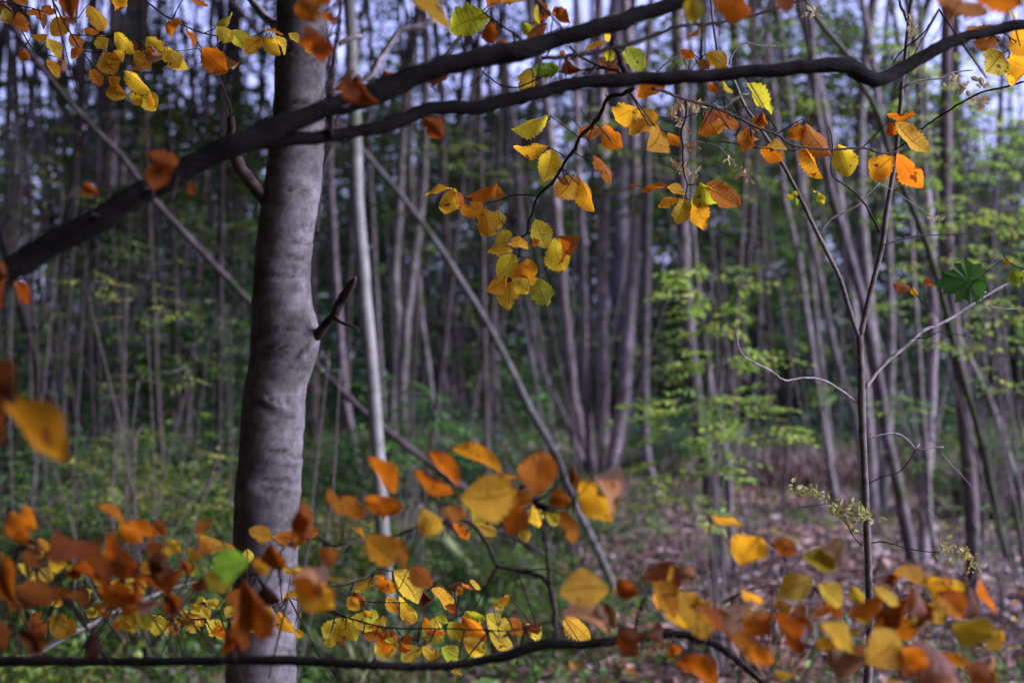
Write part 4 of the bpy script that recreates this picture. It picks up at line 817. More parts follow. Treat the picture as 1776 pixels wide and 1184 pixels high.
def forked():
    D = 13.6; pts = [(312, 842), (303, 760), (299, 680), (299, 617)]
    base = P(312, 842, D); base.z = gz(base.x, base.y)
    root = empty('forked_tree', base, 'violet stem forking into a narrow Y, left of the stout beech', 'tree')
    wp = [P(x, y, D) for x, y in pts]; wp[0].z = base.z - .05
    tube_obj('trunk', [tube(wp, [.027, .024, .023, .024], 10, .15, .1, 6)], M_pole, root, (.95, .85, 1.15, 1))
    for q in ([(299, 622), (286, 585), (280, 500), (276, 420), (262, 300), (250, 120), (240, -80)], [(299, 622), (312, 580), (318, 500), (325, 420), (330, 300), (338, 100), (345, -80)]):
        wp = [P(x, y, D) for x, y in q]; tube_obj('limb', [tube(wp, [.02, .019, .018, .017, .015, .013, .01], 10, .15, .1, 6)], M_pole, root, (.95, .85, 1.15, 1))
forked()
tree('leaning_tree', 'dark reddish stem leaning left in the shade at left', [([(175, 720), (160, 650), (140, 590), (120, 520), (95, 430), (70, 300), (50, 150)], (12, 9), 19)], color=(.7, .55, .6, 1))
tree('young_tree', 'thin grey wavering stem left of the mauve trunk foot', [([(122, 785), (112, 700), (100, 600), (88, 500), (80, 400), (75, 250), (60, 80)], (9, 7), 14.8)])
tree('dark_tree', 'dark trunk pair behind the leafy spray in the top left', [([(178, 745), (180, 600), (182, 450), (188, 300), (196, 150), (200, 0)], (30, 24), 23), ([(215, 745), (216, 500), (212, 300), (210, 100)], (15, 12), 23.3)], M_beech, color=(.42, .38, .42, 1))
tree('dark_tree', 'dark trunk between the stout beech and the straight lilac stem', [([(240, 745), (235, 500), (232, 300), (236, 100)], (20, 16), 25)], M_beech, color=(.45, .4, .45, 1))

# far young trunks filling the wood
def far_tree_proto(seed):
    r = random.Random(seed); pts = [Vector((0, 0, -.1))]; x = y = 0; z = 0
    dx, dy = r.gauss(0, .05), r.gauss(0, .03)
    while z < 11:
        z += 1.4; dx += r.gauss(0, .035); dy += r.gauss(0, .03); x += dx * 1.4; y += dy * 1.4; pts.append(Vector((x, y, z)))
    r0 = r.uniform(.035, .085); rad = [r0 * (1.25 if i == 0 else 1 - .07 * i) for i in range(len(pts))]; rad = [max(.012, q) for q in rad]
    V, F = tube(pts, rad, 10, .3, .1, 4, seed=seed, kink=.3)
    br = []
    for k in range(5):
        i = r.randint(2, len(pts) - 2); p = pts[i]; a = r.uniform(0, 6.28); l = r.uniform(.6, 1.6)
        e1 = p + Vector((math.cos(a) * l * .5, math.sin(a) * l * .5, l * .45)); e2 = p + Vector((math.cos(a) * l, math.sin(a) * l, l * 1.1))
        br.append(tube([p, e1, e2], [rad[i] * .35, rad[i] * .25, .006], 5, .3))
    V2, F2 = join([(V, F)] + br)
    return mesh_from(np.array([tuple(v) for v in V2]), F2, M_pole, 'trunk'), pts
PROT = [far_tree_proto(s) for s in range(40, 54)]
def far_tree(x, y, label, group, col, s=1.0, crownz=4.6, crown=True, cs=1.0, dense=False):
    root = empty('young_tree', (x, y, gz(x, y)), label, 'tree', group); me, pts = rnd.choice(PROT)
    o = part('trunk', me, root, None, (*col, 1)); o.rotation_euler = (0, 0, rnd.uniform(0, 6.28)); o.scale = (s, s, 1)
    if crown: crown_on(root, (0, 0, crownz), cs * rnd.uniform(.8, 1.2), rnd.uniform(.8, 1.15), (*(rnd.uniform(.8, 1.3) for _ in range(3)), 1), dense)
    if y > 12 and rnd.random() < .75: crown_on(root, (0, 0, .245 * y + 3.0), 1.2, .7, (1, 1, 1, 1), True)  # second crown added just above the frame to shade the wood below
    return root
placed = []
for k in range(68):
    y = rnd.uniform(17, 36); x = rnd.uniform(-.46, .46) * y
    px = 888 + x / y * FPX
    if any(math.hypot(x - a_, y - b_) < .7 for a_, b_ in placed): continue
    placed.append((x, y)); v = .82 * rnd.uniform(.22, .65)
    side = 'left of the stout beech' if px < 450 else ('in the middle of the wood' if px < 1150 else 'on the right side of the wood')
    register(far_tree(x, y, 'thin blurred mauve trunk far back ' + side, 'thin young trunks far back ' + side, (v, v * rnd.uniform(.82, 1.05), v * rnd.uniform(.75, 1.05)), rnd.choice((rnd.uniform(.6, 1.3), rnd.uniform(.6, 1.3), rnd.uniform(1.6, 2.6))), rnd.uniform(.06, .13) * y + 1.2, rnd.random() < .5, .75), 'thin blurred far trunk', px)
# unseen trees carry the wood on behind and left, added to block sky light
for k in range(150):
    an = R(rnd.uniform(112, 312)); rr_ = rnd.uniform(3.0, 12); x, y = math.cos(an) * rr_, math.sin(an) * rr_
    if y > -1.5 and abs(x) < .4 * y + 2.8: continue
    far_tree(x, y, 'leafy young tree of the same wood, added out of view to block sky light', 'young trees added around the viewpoint to block sky light', (.7, .65, .7), 1.1, rnd.choice((rnd.uniform(.1, 1.5), rnd.uniform(2, 4))), True, 1.0, True)
for x, y in [(-3.2, 4.5), (-3.6, 7.5), (-4.5, 10), (-2.9, 2.2), (-.9, -.8), (.3, -1.8), (-1.2, 1.0), (-1.9, 5.6), (-.4, 3.4), (-4.0, 13), (-5.5, 11), (.2, 5.5), (-1.0, 8.2), (0.9, 1.0)]:   # unseen crowns added overhead to cut down the sky light
    inside = abs(x) < .42 * y + .6
    root = empty('young_tree', (x - (3.4 if inside else 0), y - (3.5 if y < 3 else 0), 0), 'unseen tree added so its crown leans overhead and blocks sky light', 'tree', 'unseen trees leaned overhead to block sky light')
    bx_, by_ = root.location.x, root.location.y; zc = max(3.5, 1.5 + .25 * (y + 2) + .9)
    tube_obj('trunk', [tube([Vector((bx_, by_, -.1)), Vector((bx_ * .95 + x * .05, by_, zc * .6)), Vector((x, y, zc + .6)), Vector((x, y, zc + 3))], [.09, .08, .06, .03], 10, .3, .1, 4)], M_pole, root, (.7, .65, .7, 1)) if not inside or True else None
    crown_on(root, (x - bx_, y - by_, zc), 1.0, .8, (1, 1, 1, 1), True)
# far-off wood that reads as one mass
def far_wood():
    nC = 640; n = 175000
    cy = rng.uniform(34, 47, nC); cx = rng.uniform(-.5, .5, nC) * cy * 1.1
    cz = np.where(rng.random(nC) < .90, 7.4 * rng.random(nC) ** .85, rng.uniform(8, 15, nC))
    k = rng.integers(0, nC, n); s = rng.uniform(.5, 1.1, nC)[k][:, None]
    B = np.stack([cx, cy, cz], 1)[k] + rng.normal(0, 1, (n, 3)) * s * np.array([.7, .6, .5]); B[:, 2] = np.abs(B[:, 2])
    D = rng.normal(0, 1, (n, 3)); Nn = rng.normal(0, .7, (n, 3)); Nn[:, 1] -= .6; Nn[:, 2] += .5
    L = rng.uniform(.13, .26, n); t = np.clip(rng.random(n) * .6 + (rng.random(nC) * .45)[k], 0, 1)
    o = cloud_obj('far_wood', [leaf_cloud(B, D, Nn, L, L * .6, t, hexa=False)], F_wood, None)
    o['label'] = 'dark green mass of far trees closing off the wood'; o['category'] = 'woodland'
far_wood()
# understorey bushes: one thing each
def bush_mesh(seed, n, rx, h, leaf, mat):
    r = np.random.default_rng(seed); B = r.normal(0, 1, (n, 3)) * np.array([rx * .45, rx * .45, 0]); cl = r.normal(0, rx * .5, (14, 2)); k = r.integers(0, 14, n)
    B[:, :2] = cl[k] + r.normal(0, rx * .22, (n, 2)); B[:, 2] = (r.random(14) * h)[k] + r.normal(0, h * .12, n); B[:, 2] = np.abs(B[:, 2]) + .03
    D = r.normal(0, 1, (n, 3)); D[:, 2] *= .4; Nn = np.stack([r.normal(0, .5, n), r.normal(-.2, .5, n), np.ones(n)], 1); L = leaf * r.uniform(.6, 1.2, n)
    V, F, T = leaf_cloud(B, D, Nn, L, L * .5, np.clip(r.random(n) * .6 + (r.random(14) * .4)[k], 0, 1))
    return mesh_from(V, F, mat, 'foliage', False, tone=T)
BUSH = {'green': [bush_mesh(1, 1500, .8, 1.0, .085, F_green), bush_mesh(2, 1500, .8, 1.4, .09, F_green)], 'teal': [bush_mesh(3, 1500, .8, 1.2, .10, F_teal)], 'lime': [bush_mesh(4, 1100, .7, 1.0, .075, F_lime)], 'olive': [bush_mesh(5, 1100, .7, .9, .07, F_olive)], 'yellow': [bush_mesh(6, 900, .5, .6, .06, F_olive)]}
def bush_stem():
    it = []
    for k in range(5):
        a_ = k * 1.3; it.append(tube([Vector((0, 0, -.03)), Vector((math.cos(a_) * .15, math.sin(a_) * .15, .4)), Vector((math.cos(a_) * .45, math.sin(a_) * .45, .9))], [.012, .009, .004], 5, .2))
    V, F = join(it); return mesh_from(np.array([tuple(v) for v in V]), F, M_sap, 'stem')
BSTEM = bush_stem()
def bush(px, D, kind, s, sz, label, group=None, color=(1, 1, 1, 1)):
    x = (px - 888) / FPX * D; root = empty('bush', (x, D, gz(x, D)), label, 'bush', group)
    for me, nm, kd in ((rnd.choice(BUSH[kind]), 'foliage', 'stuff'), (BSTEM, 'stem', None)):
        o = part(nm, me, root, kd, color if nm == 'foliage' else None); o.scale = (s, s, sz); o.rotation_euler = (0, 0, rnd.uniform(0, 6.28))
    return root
for i in range(46):
    D = rnd.uniform(22, 33); px = rnd.uniform(-60, 1836)
    where = 'at left' if px < 450 else ('at centre' if px < 1150 else 'at right')
    register(bush(px, D, rnd.choice(['green', 'green', 'teal']), rnd.uniform(1.2, 2.2), rnd.uniform(1.4, 3.2), 'green bush tinted dark for the deep shade far back ' + where, 'dark bushes far back ' + where, (.36, .42, .36, 1)), 'dim green far bush', px)  # foliage tint lowered to stand in for the shade far back
for px, D, kd, s, sz, lb, cl in [
    (40, 9.5, 'green', 1.0, .9, 'leafy green bush at the left edge under the blurred amber leaf', (.7, .9, .8, 1)), (160, 10.5, 'lime', .9, .8, 'green bush with bright shoots left of the mauve trunk foot', (.5, .7, .6, 1)), (260, 8.6, 'olive', .9, .75, 'yellow green bush behind the orange leaves at lower left', (.9, 1, .9, 1)),
    (340, 10, 'green', .9, .8, 'bush of small green leaves just left of the stout beech', (1, 1, 1, 1)), (120, 7.4, 'green', .7, .55, 'low bramble bush at lower left below the orange leaves', (1.2, 1.3, 1, 1)), (300, 7.2, 'green', .7, .5, 'low leafy bush touching the stout beech from the left', (1.4, 1.5, 1, 1)),
    (600, 9.0, 'yellow', .5, .5, 'small yellow leaved bush right behind the stout beech', (1.4, 1.2, 1, 1)), (575, 7.4, 'green', .55, .35, 'dark green plant at the foot of the pale slender trunk', (.8, .9, .8, 1)), (640, 11.5, 'green', .8, .8, 'green bush behind the pale slender trunk', (.8, 1, .9, 1)),
    (780, 13, 'teal', .9, .7, 'bluish green bush behind the top of the leaning pole foot', (1, 1, 1, 1)), (930, 17, 'green', 1.2, .8, 'green bush left of the five stem clump', (1, 1.1, 1, 1)), (1160, 17, 'teal', 1.3, .6, 'bluish bush right of the five stem clump', (1, 1.1, 1, 1)), (1380, 16, 'green', 1.2, .5, 'low green bush behind the lime shrub', (1, 1.1, 1, 1)),
    (1620, 15, 'green', 1.3, .5, 'low green bush behind the pale straight stem', (1, 1.2, 1, 1)), (1745, 12, 'green', .9, .5, 'low green bush beside the dry grass at right edge', (1, 1.2, 1, 1)), (1500, 18, 'teal', 1.2, .8, 'bluish bush behind the curved purple stems', (1, 1, 1, 1)),
    (410, 15, 'teal', 1.2, 1.9, 'tall bluish green bush peeping out left of the stout beech', (1, 1.05, 1, 1)), (60, 18, 'teal', 1.3, 1.6, 'tall bluish bush far left', (.6, .7, .7, 1)), (860, 8.2, 'green', .5, .25, 'low green plant below the mossy log', (1, 1.1, 1, 1)), (1000, 10.5, 'green', .8, .3, 'green plant at the foot of the leaning pole', (1, 1.1, .9, 1)), (960, 7.2, 'green', .5, .22, 'small green plant by the foot of the picture near the low branch', (1.3, 1.5, 1, 1))]:
    bush(px, D, kd, s, sz, lb, None, cl)
nstem = 0
for k in range(62):
    D = rnd.uniform(9.5, 20); px = rnd.uniform(-30, 430) if k % 5 < 3 else rnd.uniform(540, 1800)
    v = rnd.uniform(.25, .75); x = (px - 888) / FPX * D
    where = 'left of the stout beech' if px < 450 else ('between the stout beech and the sapling' if px < 1450 else 'right of the sapling')
    root = empty('young_tree', (x, D, gz(x, D)), 'thin wavering young stem ' + where, 'young tree', 'thin wavering stems ' + where)
    me, pts = rnd.choice(PROT); o = part('trunk', me, root, None, (v, v * .9, v * .9, 1)); ss = rnd.uniform(.22, .42)
    o.scale = (ss, ss, 1); o.rotation_euler = (rnd.gauss(0, .05), rnd.gauss(0, .09), rnd.uniform(0, 6.28)); register(root, 'slender wavering stem', px)
spr = [
 ('broad yellow green leaves at lower left between the bramble and the orange leaves', [(60, 880, 6.6, 70, 40, 14), (200, 960, 6.4, 80, 40, 14), (340, 960, 6.4, 50, 50, 10), (360, 830, 6.8, 40, 40, 8)], F_lime, (.5, .62, .35, 1), (-1.7, 6.5)),
 ('broad fresh green leaves low between the stout beech and the fern', [(620, 1000, 7, 60, 40, 12), (720, 860, 8, 60, 40, 10), (570, 1120, 6.4, 60, 30, 8)], F_lime, (.45, .6, .32, 1), (-.8, 7.1)),
 ('loose bright leaves low at the right edge of the wood', [(1740, 620, 7.5, 40, 60, 10), (1640, 540, 7.5, 50, 40, 8), (1580, 700, 8, 40, 30, 6), (1750, 430, 7.5, 40, 50, 8)], F_lime, (1.0, 1.1, .7, 1), (2.7, 7.8)),
 ('lime canopy shoots at the very top right of centre', [(1180, 60, 9, 90, 50, 14), (1080, 110, 9, 70, 40, 8), (1340, 180, 9, 60, 40, 8)], F_lime, (.9, .95, .7, 1), (1.6, 9.3)),
 ('lime sprays between the forked sapling and the right edge', [(1590, 300, 8.4, 60, 60, 12), (1740, 130, 8.4, 60, 70, 12), (1690, 250, 8.4, 60, 60, 12)], F_lime, (1.2, 1.2, .9, 1), (2.9, 8.8)),
 ('green fern sprays in the open ground left of the leaning pole foot', [(900, 980, 8, 60, 30, 12), (960, 900, 9.5, 60, 20, 8), (1090, 900, 9.8, 60, 20, 8)], F_lime, (.5, .68, .4, 1), (.35, 8.8)),
 ('bushy olive growth across the left middle of the wood', [(120, 620, 8.5, 110, 90, 22), (260, 470, 8.5, 70, 60, 10), (60, 400, 9, 60, 60, 8)], F_green, (1.5, 1.4, .9, 1), (-2.9, 8.8)),
 ('yellow green growth low between the mauve trunk foot and the stout beech', [(340, 880, 7.5, 60, 40, 14), (270, 930, 7, 60, 30, 10), (60, 940, 6.8, 70, 60, 12)], F_olive, (.8, .95, .6, 1), (-1.8, 7.4)),
 ('dim bluish leaves beside the top of the leaning pole', [(660, 270, 10, 60, 50, 8), (720, 200, 10, 60, 50, 8)], F_teal, (.9, 1, .9, 1), (-.8, 10.3)),
 ('olive sprig of small leaves high in the far left corner', [(40, 260, 7, 60, 50, 9), (110, 330, 7, 50, 30, 6)], F_olive, (.7, .8, .5, 1), (-2.5, 7.2)),
 ('green leafy shoots under the thick branch at left', [(150, 430, 7.5, 80, 40, 12), (60, 520, 7.5, 60, 50, 8)], F_green, (1.3, 1.4, 1.2, 1), (-2.4, 7.6)),
 ('lime shoots beside the straight lilac stem', [(330, 700, 8, 30, 60, 8), (360, 610, 8, 30, 50, 6)], F_lime, (.6, .7, .5, 1), (-1.9, 8.1)),
 ('pale green shoots left of the stout beech above its middle', [(400, 560, 8.5, 40, 60, 12), (380, 430, 8.5, 40, 40, 8)], F_teal, (1.3, 1.2, 1, 1), (-1.7, 8.6)),
 ('yellowish shoots behind the upper left leaves', [(60, 190, 9, 80, 60, 8), (230, 300, 9, 60, 60, 8), (170, 210, 9, 40, 20, 3)], F_olive, (.8, .8, .5, 1), (-2.6, 9.2)),
 ('dim green shoots between the stout beech and the leaning pole', [(700, 420, 10, 60, 60, 10), (740, 330, 10, 60, 50, 8)], F_green, (1.2, 1.2, 1, 1), (-.7, 10.2)),
 ('green shoots hanging behind the yellow leaf cluster', [(820, 620, 12, 60, 60, 10), (960, 560, 12, 60, 60, 8)], F_green, (1, 1.1, .8, 1), (.1, 12.3)),
 ('olive shoots behind the five stem clump with some amber leaves', [(1110, 640, 16, 60, 40, 10), (1150, 560, 16, 60, 60, 10)], F_olive, (.7, .8, .6, 1), (1.6, 16.5)),
 ('bright shoots high between the two prongs at upper right', [(1480, 60, 8.5, 120, 60, 16), (1300, 90, 8.5, 100, 50, 12)], F_lime, (.7, .8, .5, 1), (2.0, 8.7)),
 ('green shoots behind the upper part of the sapling', [(1430, 300, 10, 80, 80, 12), (1330, 430, 10, 60, 80, 12)], F_green, (1.5, 1.6, 1.2, 1), (2.2, 10.2)),
 ('lime shoots among the curved purple stems', [(1480, 700, 11, 60, 40, 8), (1570, 560, 11, 50, 60, 8), (1450, 520, 11, 30, 30, 4)], F_lime, (.7, .8, .5, 1), (2.9, 11.2)),
 ('lime sprigs low near the pale straight stem', [(1620, 720, 8, 50, 40, 8), (1690, 880, 8, 30, 20, 5), (1560, 800, 8, 40, 30, 5)], F_lime, (.7, .85, .5, 1), (2.6, 8.2)),
 ('green shoots at the right edge above the dry grass', [(1740, 760, 10, 40, 40, 8), (1760, 300, 9, 40, 80, 8)], F_lime, (.7, .8, .5, 1), (3.5, 10.0)),
 ('bright green sprig at the left edge below the blurred amber leaf', [(90, 800, 6.5, 50, 40, 9), (140, 850, 6.5, 30, 40, 6)], F_lime, (.4, .65, .5, 1), (-2.0, 6.6)),
 ('yellow leaved sprig low behind the stout beech on its right', [(590, 900, 8.5, 45, 35, 10), (600, 970, 8, 50, 30, 8)], F_olive, (1.5, 1.3, .9, 1), (-1.0, 8.3)),
 ('green fern fronds beside the mossy log', [(830, 940, 8.8, 70, 30, 10), (740, 1010, 7.8, 50, 40, 8)], F_lime, (.45, .6, .4, 1), (-.2, 8.6)),
 ('green leafy sprig by the foot of the curved mauve trunk', [(1180, 940, 8.6, 70, 25, 9), (1330, 900, 8.6, 60, 20, 8)], F_lime, (.5, .6, .35, 1), (1.3, 8.7)),
 ('low sprig among the litter below the low branch', [(1010, 1110, 6.8, 90, 30, 10), (900, 1140, 6.6, 90, 30, 10)], F_lime, (.5, .62, .35, 1), (.2, 6.7))]
for i, (lb, sp, mt, cl, bs) in enumerate(spr):
    shrub('leafy_shoots', lb, 'shrub', sp, mt, .045 * sp[0][2] / 7.5, .2 * sp[0][2] / 7.5, 9, 30 + i, base=bs, color=cl)
big = [
 ('dark green leafage filling the wood behind the top left leaves', [(120, 130, 13, 150, 90, 18), (330, 200, 13, 90, 100, 16)], (.9, .9, .7, 1), (-5.0, 13.4)),
 ('dark green leafage behind the thick branch at left', [(90, 380, 14, 130, 110, 26), (250, 420, 14, 130, 100, 26), (380, 330, 13, 50, 110, 14)], (1.0, 1.0, .8, 1), (-4.4, 14.3)),
 ('dark green leafage behind the mauve trunk at left', [(150, 610, 13, 160, 100, 28), (350, 650, 13, 80, 110, 18)], (.8, .9, .7, 1), (-3.9, 13.3)),
 ('green leafage between the pale trunk and the five stem clump', [(720, 300, 16, 130, 90, 26), (880, 380, 16, 120, 110, 26), (780, 560, 16, 130, 80, 20)], (.95, 1.0, .75, 1), (-.6, 16.5)),
 ('bright green leafage behind the leaf clusters right of centre', [(1280, 420, 15, 110, 120, 30), (1180, 300, 15, 110, 80, 20), (1330, 560, 15, 70, 80, 14)], (1.2, 1.35, .9, 1), (2.4, 15.6)),
 ('green leafage filling the top right of the wood', [(1500, 200, 14, 140, 130, 30), (1690, 330, 14, 110, 170, 34), (1400, 110, 14, 120, 80, 16)], (1.1, 1.15, .8, 1), (4.2, 14.5)),
 ('green leafage under the prongs near the top centre', [(960, 200, 18, 150, 50, 9), (680, 150, 18, 80, 60, 7)], (1.0, 1.1, .8, 1), (.2, 18.4))]
for i, (lb, sp, cl, bs) in enumerate(big):
    sp = [(a_, b_, c2, d2, e2, int(n2 * 3.4)) for a_, b_, c2, d2, e2, n2 in sp]; cl = (cl[0] * 1.25, cl[1] * 1.3, cl[2], 1)
    shrub('understorey_tree', lb, 'tree', sp, F_green, .115, .5, 14, 70 + i, base=bs, color=cl, stem_r=.022, bark_mat=M_pole)
# lime shrubs traced from the picture
shrub('lime_shrub', 'bright lime green shrub of feathery leaves right of centre', 'shrub', [(1235, 475, 6.4, 60, 20, 8), (1240, 515, 6.4, 65, 26, 12), (1220, 560, 6.4, 40, 35, 12), (1255, 620, 6.4, 50, 30, 14), (1240, 700, 6.3, 80, 26, 18), (1310, 755, 6.3, 55, 24, 14), (1190, 720, 6.3, 40, 40, 12), (1240, 800, 6.3, 50, 30, 10), (1160, 800, 6.3, 40, 50, 10), (1150, 720, 6.2, 20, 10, 3), (1180, 860, 6.3, 50, 40, 8)], F_lime, .052, .2, 11, 3, base=(.95, 6.4), color=(1.25, 1.2, 1.1, 1))
shrub('lime_shrub', 'lime leaves hanging along the right edge behind the maple leaf', 'shrub', [(1670, 260, 7, 75, 80, 26), (1720, 380, 7, 70, 80, 24), (1650, 420, 7, 50, 80, 18), (1640, 130, 7, 90, 60, 12), (1730, 480, 7, 40, 40, 6), (1590, 400, 7, 40, 50, 6), (1740, 560, 6.6, 50, 30, 5), (1700, 600, 6.6, 50, 20, 5), (1760, 680, 6.5, 40, 14, 6), (1540, 230, 7, 40, 60, 6), (1700, 160, 7, 60, 50, 8)], F_lime, .045, .22, 10, 4, base=(2.6, 7.0), color=(1.3, 1.3, 1, 1))
shrub('green_shrub', 'fresh green shrub behind the pale slender trunk at centre left', 'shrub', [(700, 690, 8.6, 30, 30, 5), (730, 740, 8.6, 50, 35, 10), (740, 790, 8.6, 50, 30, 10), (760, 700, 8.6, 20, 15, 2), (690, 670, 8.6, 30, 15, 3)], F_lime, .06, .22, 10, 5, base=(-.55, 8.7), color=(.5, .8, .75, 1))
shrub('green_shrub', 'small green shrub in front of the dim stems at centre', 'shrub', [(850, 735, 9.5, 30, 8, 3), (890, 755, 9.5, 40, 15, 4), (960, 690, 10, 20, 20, 4), (960, 750, 10, 30, 30, 5)], F_lime, .06, .25, 10, 6, base=(.1, 9.8), color=(.5, .75, .7, 1))
shrub('thin_shrub', 'arching shrub with scattered lime and olive leaves left of the stout beech', 'shrub', [(235, 750, 6.2, 35, 14, 5), (230, 800, 6.2, 40, 20, 4), (150, 500, 6.2, 50, 20, 5), (255, 560, 6.2, 30, 30, 5), (330, 650, 6.2, 20, 35, 5), (380, 790, 6.2, 25, 25, 4), (240, 660, 6.2, 40, 10, 3), (220, 500, 6.2, 30, 20, 4), (200, 750, 6.2, 25, 8, 3)], F_olive, .04, .16, 8, 7, base=(-1.6, 6.3), color=(.85, 1.0, .7, 1))
shrub('yellow_shrub', 'yellow green shrub with pale seed heads behind the lower left leaves', 'shrub', [(190, 860, 7, 50, 20, 10), (250, 850, 7, 40, 20, 8), (300, 870, 7, 40, 30, 6), (230, 900, 7, 60, 30, 10), (140, 830, 7, 20, 40, 6)], F_olive, .05, .18, 9, 8, base=(-1.95, 7.1), color=(1, 1.05, .8, 1))
shrub('high_shoots', 'lime leaf shoots high up behind the hanging twig at top centre', 'shrub', [(850, 280, 8.5, 70, 40, 9), (900, 310, 8.5, 50, 30, 6), (1230, 290, 8, 60, 35, 7), (1120, 210, 8, 60, 40, 6), (1000, 250, 8.2, 40, 30, 4)], F_lime, .055, .26, 10, 9, base=(.4, 8.4), color=(.75, .75, .6, 1))
shrub('pale_shoot', 'small pale shoots sticking out right of the stout beech', 'shrub', [(570, 622, 5.5, 20, 5, 2), (590, 640, 5.5, 15, 8, 2)], F_teal, .035, .12, 8, 10, base=(-.9, 5.6))
# dry grass and bracken
def tussock(px, D, n, h, wd, label, col):
    x = (px - 888) / FPX * D; root = empty('dry_grass', (x, D, gz(x, D)), label, 'grass tuft'); r = np.random.default_rng(px)
    B = np.stack([x + r.normal(0, wd * .35, n), D + r.normal(0, .2, n), np.full(n, gz(x, D))], 1); D_ = np.stack([r.normal(0, .55, n), r.normal(0, .4, n), np.ones(n)], 1)
    L = h * r.uniform(.5, 1.1, n); cloud_obj('blades', [leaf_cloud(B, D_, r.normal(0, 1, (n, 3)), L, np.full(n, .012), r.random(n))], F_dry, root, 'stuff', col)
tussock(1745, 12.5, 700, .55, .6, 'mound of pinkish dry grass near the right edge', (1.1, .95, 1, 1))
tussock(1380, 15, 800, .42, 1.3, 'wide patch of brown dry bracken behind the lime shrub', (.85, .8, .82, 1))
tussock(1300, 6.8, 300, .22, .3, 'flattened dry grass among the litter at lower right', (1.1, 1, 1, 1))
tussock(660, 6.6, 250, .25, .3, 'thin grass at the foot of the stout beech', (.6, .9, .5, 1))
# loose fallen leaves nearest the camera, lying on the ground as its pieces
for k in range(230):
    y = rnd.uniform(6.0, 8.6); x = rnd.uniform(-.08, .40) * y
    o = bpy.data.objects.new('fallen_leaf', rnd.choice(LM + LM_CURL)); COL.objects.link(o); o.parent = G
    s = rnd.uniform(.05, .085); o.scale = (s, s, s); o.location = (x, y, gz(x, y) + .035 + rnd.uniform(0, .02)); o.rotation_euler = (rnd.gauss(0, .3), rnd.gauss(0, .3), rnd.uniform(0, 6.28))
    c = rnd.choice([(.36, .22, .18), (.42, .29, .25), (.28, .15, .11), (.30, .12, .05), (.45, .36, .33), (.45, .28, .05)]); o.color = (*c, 1)

for k in range(26):   # dead twigs lying in the litter
    y = rnd.uniform(6.2, 13); x = rnd.uniform(-.3, .42) * y; a_ = rnd.uniform(0, 3.14); L = rnd.uniform(.25, .9); pts = []
    for i in range(5):
        t_ = i / 4 - .5; xx = x + math.cos(a_) * L * t_ + rnd.gauss(0, .02); yy = y + math.sin(a_) * L * t_ + rnd.gauss(0, .02); pts.append(Vector((xx, yy, gz(xx, yy) + .05 + rnd.uniform(0, .03))))
    V, F = tube(pts, [.008, .007, .006, .005, .003], 6, .06, .2, 20, seed=k, kink=.8)
    part('dead_twig', mesh_from(np.array([tuple(v) for v in V]), F, M_pole, 'dead_twig'), G, None, (.8, .75, .75, 1))
